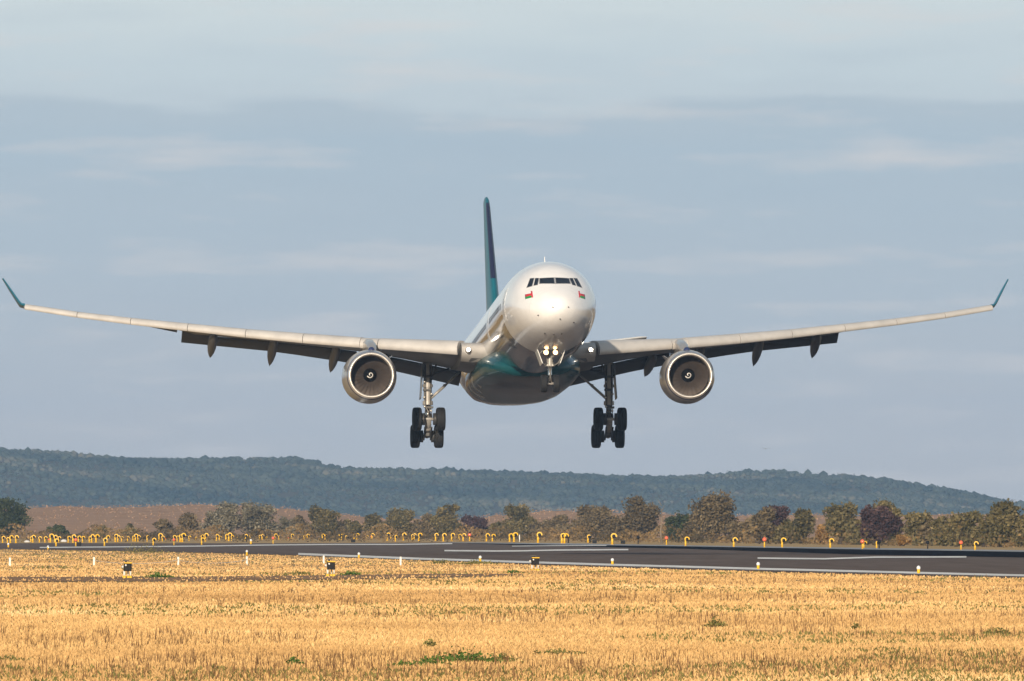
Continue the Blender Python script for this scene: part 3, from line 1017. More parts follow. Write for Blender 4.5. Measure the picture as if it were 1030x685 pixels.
for sgn in (1, -1):
    cy = sgn * 5.42
    gear = MB()
    gear.tube([(31.9, cy, -.7), (31.95, cy, -2.2), (32.0, cy, -3.25)], [.27, .25, .23], 20)
    gear.tube([(32.0, cy, -3.15), (32.0, cy, -3.38)], .31, 20)
    gear.tube([(31.94, cy, -2.15), (31.95, cy, -2.32)], .31, 20)
    gear = gear.build('main_landing_gear', M_strut, plane, auto=40)
    MB().tube([(32.0, cy, -3.3), (32.1, cy, -4.75)], .155, 18).build('oleo_piston', M_chrome, gear)
    b = MB()
    f, a = Vector((31.13, cy, -4.30)), Vector((32.93, cy, -5.17))
    b.tube([f, (f + a) / 2 + Vector((0, 0, .06)), a], [.15, .2, .15], 14)
    b.tube([(32.1, cy - .16, -4.72), (32.1, cy + .16, -4.72)], .24, 16)
    b.build('bogie_beam', M_strut, gear)
    MB().box((32.55, cy, -5.0), (.5, .34, .5), 0, None, .06).tube([(31.4, cy - .15, -4.15), (31.9, cy - .12, -3.9)], .06, 8).tube([(32.7, cy + .2, -5.4), (31.6, cy + .2, -4.75)], .05, 8).tube([(32.7, cy - .2, -5.4), (31.6, cy - .2, -4.75)], .05, 8).build('pitch_trimmer', M_hyd, gear, auto=40)
    for p in (f, a):
        MB().tube([p + Vector((0, -.62, 0)), p + Vector((0, .62, 0))], .09, 14).build('axle', M_strut, gear)
        for e in (-1, 1):
            MB().lathe([(-.13, .10), (-.13, .36), (.10, .36), (.10, .10)], (p.x, p.y + e * .36, p.z), 'Y', 24, close=True).build('brake_pack', M_hyd, gear)
            wheel(gear, (p.x, p.y + e * .705, p.z), .70, .53)
    # torque links
    MB().tube([(31.78, cy - .14, -3.4), (31.35, cy, -3.95), (31.85, cy - .14, -4.55)], .06, 8).tube([(31.78, cy + .14, -3.4), (31.35, cy, -3.95), (31.85, cy + .14, -4.55)], .06, 8).build('torque_link', M_strut, gear)
    # side stay running inboard and up
    MB().tube([(31.9, cy - sgn * .1, -3.05), (31.95, cy - sgn * 1.05, -2.2)], .085, 10).tube([(31.95, cy - sgn * 1.05, -2.2), (32.0, cy - sgn * 1.9, -1.42)], .07, 10).tube([(31.95, cy - sgn * 1.05, -2.2), (31.95, cy - sgn * 1.02, -2.12)], .13, 10).build('side_stay', M_strut, gear)
    MB().tube([(31.8, cy - sgn * .2, -1.9), (31.0, cy - sgn * .5, -.9)], .06, 8).tube([(31.9, cy - sgn * .15, -1.6), (31.9, cy - sgn * 1.3, -1.2)], .07, 8).build('retraction_jack', M_hyd, gear)
    # hydraulic lines and fittings
    h = MB()
    h.tube([(31.62, cy + .16, -1.0), (31.66, cy + .18, -2.6), (31.72, cy + .15, -3.3), (31.5, cy + .2, -4.0), (31.6, cy + .1, -4.5)], .028, 6)
    h.tube([(31.62, cy - .12, -1.0), (31.66, cy - .16, -2.7), (31.72, cy - .13, -3.4), (31.6, cy - .22, -4.1), (31.5, cy - .12, -4.4)], .028, 6)
    for z in (-1.7, -2.5, -3.55, -4.05):
        h.box((31.68, cy + .1 * math.sin(z * 9), z), (.14, .5, .13), 0, None, .02)
    h.build('brake_lines', M_hyd, gear)
    h = MB()
    for z, yy in ((-2.02, .21), (-2.75, -.2), (-2.95, .23), (-3.5, .2), (-3.75, -.17), (-4.35, .12)):
        h.lathe([(-.09, .001), (-.09, .07), (.09, .07), (.09, .001)], (31.68, cy + yy, z), 'X', 12)
    h.build('gear_fitting', M_rim, gear)
    # leg door, outboard
    M = Matrix.Rotation(sgn * R(4), 3, 'X')
    MB().box((32.1, cy + sgn * .37, -1.95), (1.2, .06, 2.1), 0, M, .02).build('leg_door', M_wing, gear, auto=30)
    MB().box((32.1, cy + sgn * .30, -1.6), (.5, .16, .08), 0, None, .02).build('door_link', M_hyd, gear)

ng = MB()
ng.tube([(6.75, 0, -2.2), (6.7, 0, -3.3)], [.20, .18], 18)
ng.tube([(6.7, 0, -3.22), (6.7, 0, -3.42)], .21, 18)
ng.box((6.62, 0, -3.38), (.2, .62, .16), 0, None, .03)
ng = ng.build('nose_landing_gear', M_strut, plane, auto=40)
MB().tube([(6.7, 0, -3.35), (6.62, 0, -4.46)], .115, 16).build('oleo_piston', M_chrome, ng)
MB().tube([(6.62, -.42, -4.46), (6.62, .42, -4.46)], .075, 12).build('axle', M_strut, ng)
for e in (-1, 1):
    wheel(ng, (6.62, e * .36, -4.46), .52, .38)
    # landing lamp: housing and lit lens
    hsg = MB().lathe([(.05, .145), (-.22, .15), (-.22, .165), (.10, .16), (.2, .08), (.24, .01)], (6.02, e * .275, -2.70), 'X', 20).build('landing_lamp', M_hyd, ng)
    MB().lathe([(.03, .001), (.03, .095)], (6.02, e * .275, -2.70), 'X', 20).build('lamp_lens', M_lamp, hsg)
    MB().lathe([(.03, .097), (-.06, .146)], (6.02, e * .275, -2.70), 'X', 20).build('glow_ring', M_glow, hsg)  # ring inside the housing, its glow added for the lamp's halo
    MB().tube([(6.2, e * .275, -2.74), (6.6, e * .12, -3.0)], .035, 8).build('lamp_bracket', M_strut, ng)
    MB().lathe([(0, .001), (0, .07), (.1, .06)], (6.5, e * .22, -3.30), 'X', 14).build('taxi_lamp', M_hyd, ng)
    # open bay doors, front edges catching the sun
    M = Matrix.Rotation(e * R(-20), 3, 'X')
    MB().box((6.3, e * .66, -2.98), (1.7, .045, .85), 0, M, .01).build('bay_door', M_white, ng)
    MB().tube([(6.0, e * .30, -2.55), (5.7, e * .56, -2.66), (5.75, e * .68, -2.85), (6.2, e * .44, -3.3), (6.55, e * .18, -3.45)], .03, 8).build('door_rod', M_rim, ng)
MB().tube([(6.65, 0, -2.9), (5.7, 0, -2.35)], .07, 10).build('drag_stay', M_strut, ng)
MB().tube([(6.58, .06, -3.45), (6.3, 0, -3.9), (6.52, .06, -4.3)], .04, 8).tube([(6.58, -.06, -3.45), (6.3, 0, -3.9), (6.52, -.06, -4.3)], .04, 8).build('torque_link', M_strut, ng)


# ------------------------------------------------------------------ trees and bushes
def crown_mesh(name, w, d, h, z0, n, leaf, lumps, seed, ragged=.25):
    r = np.random.default_rng(seed)
    # lumps: overlapping foliage masses inside the crown envelope
    L = []
    for i in range(lumps):
        a = r.uniform(0, 2 * np.pi)
        q = r.uniform(0, 1) ** .6 * .62
        zz = r.uniform(.12, .86)
        env = math.sin(math.pi * min(.93, .22 + zz * .70)) ** .7
        L.append((q * math.cos(a) * w / 2 * env, q * math.sin(a) * d / 2 * env, z0 + zz * h, r.uniform(.13, .34) * min(w, h) * (1.0 - .25 * zz)))
    L.append((0, 0, z0 + h * .45, .36 * min(w, h)))
    L = np.array(L)
    wt = L[:, 3] ** 2
    idx = r.choice(len(L), n, p=wt / wt.sum())
    dirs = r.normal(0, 1, (n, 3))
    dirs /= np.linalg.norm(dirs, axis=1)[:, None]
    rr = L[idx, 3] * (1 - np.abs(r.normal(0, ragged, n)) + .16 * r.normal(0, 1, n))
    p = L[idx, :3] + dirs * rr[:, None] * np.array([1.05, 1.0, .85])
    p[:, 2] = np.maximum(p[:, 2], .05 + .2 * r.uniform(0, 1, n))
    sz = leaf * r.uniform(.55, 1.3, n)
    a = r.normal(0, 1, (n, 3)) + dirs * .0
    a /= np.linalg.norm(a, axis=1)[:, None]
    b = np.cross(a, r.normal(0, 1, (n, 3)))
    b /= np.linalg.norm(b, axis=1)[:, None]
    a, b = a * sz[:, None], b * sz[:, None] * .7
    v = np.stack([p - a, p + b * .9, p + a, p - b * .9], 1).reshape(-1, 3)
    f = np.arange(n * 4).reshape(-1, 4)
    lt = r.uniform(.2, .75, len(L))
    tint = np.repeat(np.clip(lt[idx] + r.normal(0, .16, n), 0, 1), 4)
    return np_mesh(name, v, f, tint), L


LEAF = {
    'olive': leaf_mat('olive_leaves', (.046, .043, .018), (.155, .125, .056), (.225, .178, .085)),
    'dark': leaf_mat('dark_green_leaves', (.020, .030, .014), (.060, .070, .030), (.10, .10, .05)),
    'brown': leaf_mat('brown_leaves', (.052, .040, .022), (.150, .115, .064), (.21, .165, .095)),
    'purple': leaf_mat('purple_leaves', (.024, .014, .016), (.070, .042, .044), (.11, .07, .06)),
    'silver': leaf_mat('silvery_leaves', (.060, .055, .036), (.185, .165, .115), (.27, .24, .17)),
    'gold': leaf_mat('golden_leaves', (.12, .065, .02), (.26, .15, .05), (.34, .22, .09)),
}
M_bark = simple('bark', (.075, .058, .042), .9, var=.4, vscale=4)
M_pale_bark = simple('pale_bark', (.22, .17, .12), .85, var=.3, vscale=4)
LK = {'olive': 'olive', 'dark': 'dark green', 'brown': 'brownish', 'purple': 'dark purple', 'silver': 'silvery grey-green', 'gold': 'golden'}


def tree(name, u, base_v, top_v, wpx, kind, label, cat, seed, n=None, group='trees and bushes beyond the runway'):
    base_v -= float(np.interp(u, [0, 560, 700, 1030], [3.6, 3.6, 2.6, 1.4]))
    x, y, _ = G(u, base_v)
    k = FPX / y
    h = (base_v - top_v) / k * 1.03
    w = wpx * 1.12 / k
    root = empty(name, (x, y, 0))
    tag(root, label, cat, group)
    n = n or int(np.clip(230 * w * h, 1200, 7500))
    low = .04 * h
    me, L = crown_mesh('crown', w * 1.06, w * .9, h * .92, low, n, .17, int(np.clip(w * h / 1.7, 10, 32)), seed)
    link_mesh('crown', me, LEAF[kind], root)
    t = MB()
    r0 = .05 * w + .04
    t.tube([(0, 0, -.05), (.05 * w, 0, h * .25), (-.02 * w, .02, h * .62)], [r0, r0 * .7, r0 * .25], 8)
    for l in L[:7]:
        t.tube([(.03 * w, 0, h * .18), ((l[0]) * .5, l[1] * .5, h * .18 + (l[2] - h * .18) * .55), (l[0], l[1], l[2])], [r0 * .5, r0 * .3, r0 * .08], 6)
    t.build('trunk', M_bark, root)
    return root


TREES = [
    # name, u, base v, top v, width px, kind, label, category
    ('leafy_tree', 4, 545.5, 500, 58, 'dark', 'dark green bushy tree cut by the left edge of the view', 'tree'),
    ('bush', 58, 545.8, 527, 27, 'dark', 'low dark round bush just right of the edge tree', 'bush'),
    ('bush', 103, 545.8, 529, 24, 'olive', 'small dull bush in front of the bare heath, right of the low dark round one', 'bush'),
    ('bush', 131, 545.8, 526, 20, 'olive', 'small olive bush standing mid-way along the open heath', 'bush'),
    ('bush', 167, 545.6, 521, 44, 'brown', 'wide brownish bush left of the large silvery shrub', 'bush'),
    ('bush', 192, 545.5, 513, 24, 'brown', 'upright brown bush touching the left side of the large silvery shrub', 'bush'),
    ('shrub', 224, 545.4, 507, 52, 'silver', 'large silvery shrub, left half of the broad pale pair', 'shrub'),
    ('shrub', 262, 545.4, 505.5, 66, 'silver', 'large silvery shrub, right half of the broad pale pair', 'shrub'),
    ('leafy_tree', 303, 545.3, 517, 30, 'brown', 'brownish small tree right of the silvery shrubs', 'tree'),
    ('leafy_tree', 327, 545.2, 508, 42, 'olive', 'olive round tree next right of the brownish small one beside the silvery shrubs', 'tree'),
    ('leafy_tree', 352, 545.2, 520, 28, 'olive', 'low olive tree in the dip between two rounder ones', 'tree'),
    ('leafy_tree', 374, 545.2, 515, 32, 'olive', 'olive tree behind the two lamps left of the main wheels', 'tree'),
    ('leafy_tree', 404, 545.2, 513, 40, 'olive', 'olive tree standing under the left main wheels', 'tree'),
    ('leafy_tree', 428, 545.2, 517, 26, 'brown', 'narrow brownish tree between two olive ones right of the left main wheels', 'tree'),
    ('leafy_tree', 449, 545.2, 505.5, 46, 'olive', 'tall olive tree left of the dark purple bush', 'tree'),
    ('bush', 478, 545.2, 517, 46, 'purple', 'dark purple bush between tall olive trees near the middle', 'bush'),
    ('leafy_tree', 520, 545.3, 509, 48, 'olive', 'rounded olive tree right of the dark purple bush', 'tree'),
    ('leafy_tree', 556, 545.6, 517, 38, 'brown', 'low brown tree under the pale gap of heath', 'tree'),
    ('leafy_tree', 600, 546, 505.5, 54, 'brown', 'broad brown tree left of the tallest soft brown one', 'tree'),
    ('leafy_tree', 643, 546.4, 498, 50, 'brown', 'tall soft brown tree under the right main wheels', 'tree'),
    ('leafy_tree', 683, 547.2, 508, 36, 'dark', 'dark green tree between two tall brown trees', 'tree'),
    ('leafy_tree', 719, 547.6, 493, 52, 'brown', 'tallest brown tree right of the dark green one', 'tree'),
    ('leafy_tree', 777, 548.2, 504.5, 38, 'purple', 'dark purple tree rising behind a pinkish brown one', 'tree'),
    ('leafy_tree', 762, 548.6, 511, 52, 'brown', 'pinkish brown low tree in front of the dark purple crown', 'tree'),
    ('leafy_tree', 806, 549, 512, 38, 'olive', 'olive tree left of a pale gap of heath on the right', 'tree'),
    ('bush', 827, 549.4, 528, 22, 'gold', 'yellowish low bush in the pale gap on the right', 'bush'),
    ('leafy_tree', 845, 549.6, 507.5, 44, 'olive', 'yellow-green tree left of the purple one', 'tree'),
    ('leafy_tree', 892, 549.8, 504, 36, 'olive', 'olive tree rising behind the right-hand purple one', 'tree'),
    ('leafy_tree', 880, 550.2, 509, 46, 'purple', 'purple-leaved tree standing in front of an olive one on the right', 'tree'),
    ('leafy_tree', 922, 550.6, 515, 42, 'olive', 'olive tree right of the right-hand purple tree', 'tree'),
    ('leafy_tree', 949, 551, 518, 36, 'olive', 'low olive tree at the foot of the hill slope on the right', 'tree'),
    ('leafy_tree', 970, 551.2, 512.5, 44, 'olive', 'olive tree left of the large one near the right edge', 'tree'),
    ('leafy_tree', 1006, 551.8, 506, 52, 'olive', 'large dark olive tree second from the right edge', 'tree'),
    ('leafy_tree', 1040, 552.4, 514, 44, 'olive', 'olive tree cut by the right edge of the view', 'tree'),
    ('bush', 908, 551.2, 538, 22, 'gold', 'low golden bush in front of the olive tree on the right', 'bush'),
    ('bush', 1078, 552.8, 512, 50, 'brown', 'brown bush outside the right edge of the tree row', 'bush'),
    ('bush', -40, 545.6, 508, 56, 'olive', 'olive bush outside the left edge of the tree row', 'bush'),
    ('bush', 345, 545.2, 524, 26, 'brown', 'low brown filler bush between olive trees, first gap left of the left wheels', 'bush'),
    ('bush', 390, 545.2, 523, 26, 'olive', 'low olive bush filling the gap between the two olive trees by the left wheels', 'bush'),
    ('bush', 418, 545.2, 524, 24, 'brown', 'low brownish bush just right of the left main wheels', 'bush'),
    ('bush', 500, 545.3, 522, 26, 'olive', 'low olive bush right beside the dark purple bush', 'bush'),
    ('bush', 541, 545.4, 524, 24, 'brown', 'low brown bush right of the rounded olive tree in the middle', 'bush'),
    ('bush', 576, 545.8, 522, 28, 'brown', 'low brown bush left of the broad brown tree', 'bush'),
    ('bush', 622, 546.2, 520, 26, 'brown', 'brown bush filling between the broad and the tall soft brown trees', 'bush'),
    ('bush', 699, 547.4, 518, 28, 'brown', 'brown bush at the left foot of the tallest brown tree', 'bush'),
    ('bush', 743, 548.2, 524, 26, 'brown', 'low brown bush at the right foot of the tallest brown tree', 'bush'),
    ('bush', 790, 548.9, 520, 26, 'olive', 'olive bush right of the pinkish brown low tree', 'bush'),
    ('bush', 863, 549.9, 519, 24, 'olive', 'olive bush at the left of the right-hand purple tree', 'bush'),
    ('bush', 936, 550.9, 524, 26, 'brown', 'low brown bush between two olive trees on the right', 'bush'),
    ('bush', 989, 551.6, 522, 26, 'olive', 'olive bush left of the large dark olive tree at right', 'bush'),
    ('bush', 290, 545.3, 520, 26, 'silver', 'small silvery bush at the right end of the broad pale pair', 'bush'),
]
for i, (nm, u, bv, tv, wp, kd, lab, ct) in enumerate(TREES):
    tree(nm, u, bv, tv, wp, kd, lab, ct, 100 + i)
# thin bare pale stem standing in the row
root = empty('bare_tree', G(665.5, 547.0))
tag(root, 'thin pale bare stem between the soft brown tree and the dark green tree', 'tree', 'trees and bushes beyond the runway')
bt = MB()
bt.tube([(0, 0, -.05), (-.1, 0, 1.2), (.05, 0, 2.5), (-.05, 0, 3.3)], [.10, .08, .05, .02], 8)
for a in range(5):
    bt.tube([(0, 0, 1.6 + a * .5), (.35 * math.cos(a * 2.3), .3 * math.sin(a * 2.3), 2.2 + a * .5)], [.04, .015], 5)
bt.build('trunk', M_pale_bark, root)
# rough undergrowth along the foot of the tree row and over the heath
def scatter_leaves(name, n, pts_fn, leaf, mat, label, cat, seed):
    r = np.random.default_rng(seed)
    p, hh, tn = pts_fn(r, n)
    a = r.normal(0, 1, (n, 3))
    a /= np.linalg.norm(a, axis=1)[:, None]
    b = np.cross(a, r.normal(0, 1, (n, 3)))
    b /= np.linalg.norm(b, axis=1)[:, None]
    s = (leaf * r.uniform(.5, 1.4, n))[:, None]
    v = np.stack([p - a * s, p + b * s * .7, p + a * s, p - b * s * .7], 1).reshape(-1, 3)
    return tag(link_mesh(name, np_mesh(name, v, np.arange(n * 4).reshape(-1, 4), np.repeat(tn, 4)), mat), label, cat, kind='stuff')


def under_pts(r, n):
    u = r.uniform(-120, 1150, n)
    base_v = np.interp(u, [-120, 500, 1150], [542.0, 541.9, 551.0]) + r.uniform(-.5, 1, n) ** 3 * np.interp(u, [-120, 445, 700, 1150], [3.6, 3.4, 1.6, 2.0])
    y = CAM_H * FPX / (base_v - HORIZON)
    x = (u - 515) / FPX * y
    patch = .5 + .5 * np.sin(u * .11) * np.sin(u * .043 + 1)
    z = r.uniform(0, 1, n) ** 1.5 * (.5 + 1.5 * patch)
    return np.stack([x, y, z], 1), z, np.clip(.35 + .3 * np.sin(u * .07) + r.normal(0, .2, n), 0, 1)


scatter_leaves('undergrowth', 26000, under_pts, .15, leaf_mat('undergrowth_leaves', (.055, .042, .02), (.19, .125, .055), (.28, .18, .08)), 'rough brown undergrowth along the foot of the tree row', 'undergrowth', 5)


def heath_pts(r, n):
    ux = r.uniform(-450, 1550, n)
    x = (ux - 515) / FPX * YR
    y = r.uniform(2600, 3310, n)
    s = (y - 2560) / 1480
    k = np.sin(np.minimum(s / .5, 1) * np.pi / 2)
    hz = ((HORIZON - np.interp(ux, pu, pv)) / FPX * YR + CAM_H) * k
    cl = np.sin(x * .13) * np.sin(y * .05 + x * .03)
    z = hz + r.uniform(-.05, .40, n)
    return np.stack([x, y, z], 1), z, np.clip(.4 + .25 * cl + r.normal(0, .2, n), 0, 1)


scatter_leaves('heath_scrub', 16000, heath_pts, .11, leaf_mat('heath_scrub_stalks', (.32, .19, .115), (.42, .26, .16), (.50, .32, .20)), 'reddish dry scrub covering the slope behind the trees', 'scrub', 6)

# ------------------------------------------------------------------ airfield lamps, signs, posts
M_yel = simple('yellow_enamel', (.80, .47, .010), .45, var=.15, vscale=8)
M_orange = simple('red_orange_glass', (.78, .13, .045), .35, coat=.6, var=.1)
M_post = simple('white_post', (.78, .76, .70), .6, var=.2, vscale=6)
M_clear = simple('clear_lens', (.72, .72, .72), .15, coat=1.0)


def hooded_lamp():
    """yellow post carrying a short lamp drum with a curved hood over a dark lens (1 m tall)"""
    root = empty('hooded_lamp')
    MB().tube([(-.10, 0, 0), (-.10, 0, .05)], .14, 14).tube([(-.10, 0, .05), (-.10, 0, .66)], [.105, .09], 12).build('post', M_yel, root)
    h = MB()
    cx_, cz = .04, .76
    n = 24
    a0, a1 = R(-15), R(222)
    # hood: open curved shell, longer than the lamp drum, hanging over towards one side
    rgs = []
    for i in range(n + 1):
        a = a0 + (a1 - a0) * i / n
        c, s = math.cos(a), math.sin(a)
        rgs.append([(cx_ + .27 * c, -.26, cz + .27 * s), (cx_ + .27 * c, .18, cz + .27 * s), (cx_ + .16 * c, .18, cz + .16 * s), (cx_ + .16 * c, -.26, cz + .16 * s)])
    h.loft(rgs)
    h.tube([(-.10, 0, .55), (-.12, 0, .70)], [.09, .10], 10)
    hd = h.build('hood', M_yel, root, auto=40)
    MB().lathe([(-.24, .001), (-.235, .12), (-.20, .178), (.16, .178), (.17, .001)], (cx_, 0, cz - .02), 'Y', 22).build('lens', M_black, hd)
    return root


def ball_lamp(matb, name):
    root = empty(name)
    MB().tube([(0, 0, 0), (0, 0, .05)], .11, 12).tube([(0, 0, .05), (0, 0, .60)], [.07, .055], 12).build('post', M_yel if matb is M_orange else M_black, root)
    MB().lathe([(.56, .07), (.60, .15), (.70, .205), (.80, .20), (.90, .14), (.96, .05), (.97, .001)], (0, 0, 0), 'Z', 20).build('lamp_globe', matb, root)
    MB().tube([(0, 0, .55), (0, 0, .62)], .12, 12).build('collar', M_hyd, root)
    return root


def edge_lamp():
    root = empty('edge_lamp')
    MB().tube([(0, 0, 0), (0, 0, .03)], .11, 14).tube([(0, 0, .03), (0, 0, .26)], [.085, .075], 14).build('post', M_yel, root)
    MB().lathe([(.25, .075), (.27, .10), (.33, .105), (.40, .085), (.44, .03), (.445, .001)], (0, 0, 0), 'Z', 16).build('lamp_globe', M_clear, root)
    return root


def copy_tree(o, parent=None):
    c = o.copy()
    C.objects.link(c)
    c.parent = parent
    for ch in list(o.children):
        copy_tree(ch, c)
    return c


LAMPS = []   # (u, base v, kind, scale)
def zoomlist(u0, k, v0, items):
    for it in items:
        x, yv = it[0], it[1]
        LAMPS.append((u0 + x / k, v0 + yv / k, it[2] if len(it) > 2 else 'h', it[3] if len(it) > 3 else 1.0))


Z = 8.957
zoomlist(0, Z, 530, [(30, 143), (72, 147, 'h', .85), (100, 145, 'h', 1.1), (150, 145, 'h', 1.1), (283, 137, 'h', .9), (302, 140, 'h', 1.1), (360, 140, 'h', .9), (410, 140, 'h', .9), (440, 141, 'o', .55), (462, 140, 'h', 1.3), (500, 140, 'h', 1.1), (512, 176, 'h', .95), (533, 140, 'h', .9), (620, 140, 'h', .95), (665, 143, 'h', 1.2), (683, 176, 'o', .95), (712, 140), (748, 140, 'h', .95), (810, 140, 'h', .9), (832, 140, 'h', 1.2), (872, 140, 'h', 1.2), (948, 172), (970, 140, 'h', 1.05)])
zoomlist(110, Z, 530, [(60, 135, 'h', 1.2), (82, 135, 'h', 1.0), (115, 131, 'h', .8), (168, 131, 'h', .8), (218, 131, 'h', .9), (240, 131, 'h', 1.2), (263, 131, 'h', 1.0), (345, 131, 'h', .95), (402, 166, 'h', .95), (457, 131, 'h', 1.3), (482, 131, 'h', .9), (506, 126, 'o', .5), (585, 131), (582, 166, 'o', .85), (615, 131, 'h', .9), (645, 136, 'h', 1.2), (665, 136, 'h', 1.35), (722, 126, 'h', .85), (780, 121, 'h', .6), (835, 123, 'h', 1.0), (838, 162, 'h', .95), (872, 131, 'h', 1.3), (970, 123, 'h', 1.05), (996, 121, 'h', .75)])
zoomlist(220, Z, 530, [(4, 112, 'h', .7), (72, 127, 'h', 1.15), (98, 127, 'h', 1.35), (120, 122, 'h', .9), (175, 116, 'h', .6), (245, 122, 'h', 1.05), (286, 116, 'h', 1.0), (290, 156, 's', .9), (372, 116, 'h', .85), (395, 116, 'h', 1.0), (430, 116, 'h', .55), (490, 152, 'o', .95), (512, 118, 'h', 1.1), (545, 115, 'h', .7), (627, 116, 'o', .4), (662, 113, 'h', 1.0), (727, 118, 'b', .75), (772, 108, 'h', .75), (803, 111, 'h', 1.0), (938, 109, 'h', 1.0), (962, 109, 'h', .85)])
zoomlist(330, Z, 530, [(108, 116, 'h', 1.1), (125, 114, 'h', 1.0), (163, 110, 'h', .7), (178, 122, 'b', .7), (240, 114, 'h', 1.15), (262, 113, 'h', 1.1), (350, 108, 'h', .75), (385, 112, 'o', .6), (402, 113, 'h', 1.1), (540, 122, 'h', 1.3), (570, 113, 'h', .8), (612, 130, 'h', 1.0), (685, 122, 'h', 1.3), (762, 118, 'h', 1.0), (780, 116, 'h', 1.1), (825, 126, 'h', 1.3), (975, 125, 'h', 1.25)])
Z = 8.58
zoomlist(440, Z, 530, [(58, 125, 'h', 1.3), (130, 123, 'h', 1.3), (192, 116, 'h', 1.05), (228, 123, 'h', 1.25), (278, 122, 'o', 1.2), (430, 124, 'h', 1.25), (480, 124, 'h', 1.15), (630, 130, 'h', 1.3), (668, 129, 'h', 1.45), (708, 130, 'p', 1.0), (877, 136, 'h', 1.55), (898, 112, 'b', .8)])
Z = 7.63
zoomlist(555, Z, 520, [(85, 204, 'h', 1.45), (105, 204, 'h', 1.4), (127, 200, 'b', 1.1), (284, 196, 'h', 1.15), (293, 198, 'b', 1.0), (473, 213, 'h', 1.5), (663, 205, 'b', 1.05), (880, 212, 'o', 1.05)])
Z = 6.06
zoomlist(690, Z, 520, [(3, 178, 'h', 1.15), (297, 183, 'h', 1.15), (478, 186, 'o', 1.15), (592, 187, 'h', 1.2), (885, 189, 'h', 1.15)])
zoomlist(860, Z, 520, [(45, 196, 'o', 1.1), (58, 191, 'h', .85), (147, 194, 'b', 1.05), (136, 192, 'h', .9), (443, 196, 'b', .95), (646, 201, 'o', 1.05), (737, 203, 'h', 1.05)])

ORD = ['', 'first', 'second', 'third', 'fourth', 'fifth', 'sixth', 'seventh', 'eighth', 'ninth', 'tenth']


def ordinal(i):
    if i < len(ORD):
        return ORD[i]
    return f"{i}{'th' if 10 <= i % 100 <= 20 else {1: 'st', 2: 'nd', 3: 'rd'}.get(i % 10, 'th')}"


protos = {}
count = {}
nums = {k: sum(1 for l in LAMPS if l[2] == k) for k in 'hobsp'}
for u, v, kd, sc in sorted(LAMPS):
    if kd == 'p':
        o = empty('white_stake')
        MB().tube([(0, 0, 0), (0, 0, 1.05)], .085, 10).build('post', M_post, o)
        MB().lathe([(1.05, .09), (1.14, .06), (1.16, .001)], (0, 0, 0), 'Z', 10).build('cap', M_post, o)
        tag(o, 'slim white stake standing among the yellow lamps', 'stake')
        o.location = G(u, v)
        o.scale = (.68, .68, .68)
        continue
    if kd not in protos:
        o = {'h': hooded_lamp, 'o': lambda: ball_lamp(M_orange, 'globe_lamp'), 'b': lambda: ball_lamp(M_black, 'dark_lamp'), 's': edge_lamp}[kd]()
        protos[kd] = o
    else:
        o = copy_tree(protos[kd])
    o.location = G(u, max(v, 542.6))
    y = o.location.y
    s = .70 * sc * (.98 if kd == 'h' else 1.10) * (1.0 if kd != 's' else 1.6) * min(1.0, y / 1667 + .08)
    o.scale = (s, s, s)
    o.rotation_euler = (0, 0, R(random.uniform(-4, 14)))
    count[kd] = count.get(kd, 0) + 1
    i, tot = count[kd], nums[kd]
    back = tot - i + 1
    where = f'{ordinal(i)} from the left' if i <= back else f'{ordinal(back)} from the right'
    if kd == 'h':
        tag(o, f'yellow hooded lamp, {where} in the long row beyond the runway', 'airfield lamp', 'yellow hooded lamps beyond the runway')
    elif kd == 'o':
        tag(o, f'red-orange globe lamp on a yellow post, {where} among the yellow lamps', 'airfield lamp', 'red-orange globe lamps beyond the runway')
    elif kd == 'b':
        tag(o, f'black globe lamp on a dark post, {where} of the black ones', 'airfield lamp', 'black lamps beyond the runway')
    else:
        tag(o, 'white-topped yellow runway lamp standing close to the yellow hooded row', 'airfield lamp')

EDGE = [(8.4, 550.7, 'leftmost, small, at the left end of the tarmac'), (48.3, 552.9, 'on the grass edge near the left end of the white line'), (248.3, 558.4, 'behind a white marker post'), (361, 561.3, 'right of the middle black box'), (483, 565.2, 'beside a green weed clump'), (616, 568.3, 'under the right main wheels'), (762.6, 573.0, 'second from the right'), (923.9, 577.4, 'rightmost, on the white edge line')]
proto = None
for u, v, txt in EDGE:
    o = edge_lamp() if proto is None else copy_tree(proto)
    proto = proto or o
    o.location = G(u, v)
    s = .70 if u > 40 else .85
    o.scale = (s, s, s)
    tag(o, f'yellow runway edge lamp, {txt}', 'runway lamp', 'runway edge lamps along the near side')


def box_light(u, v, wide, label):
    root = empty('approach_light_box', G(u, v))
    root.scale = (.667, .667, .667)
    tag(root, label, 'light unit', 'black light boxes in the front grass')
    x = wide
    b = MB().box((0, 0, .56), (x, .62, .40), 0, None, .02).build('housing', M_black, root, auto=30)
    MB().box((.03, -.02, .775), (x * 1.0, .68, .055), 0, None, .015).build('hood', M_yel, root, auto=30)
    MB().box((-.10, .25, .90), (x * .80, .24, .05), 0, None, .012).tube([(-.1, .25, .78), (-.1, .25, .9)], .05, 8).build('rear_plate', M_hyd, root)
    MB().lathe([(0, .001), (-.02, .03), (0, .045), (.03, .045)], (-x * .22, -.315, .66), 'Y', 14).build('lens', M_clear, b)
    MB().tube([(-x * .55, -.1, .55), (-x * .72, -.12, .60)], .06, 8).build('side_bracket', M_post, root)
    for lx, ly in ((-x * .38, -.22), (x * .38, -.22), (.02, .26), (-.2, .2)):
        lg = MB().tube([(lx, ly, .12), (lx, ly, .37)], .032, 10).build('leg', M_post, root)
        MB().lathe([(0, .075), (.05, .075), (.11, .05), (.13, .034)], (lx, ly, 0), 'Z', 12).tube([(lx, ly, 0), (lx, ly, .01)], .075, 12).build('foot', M_yel, lg)
    return root


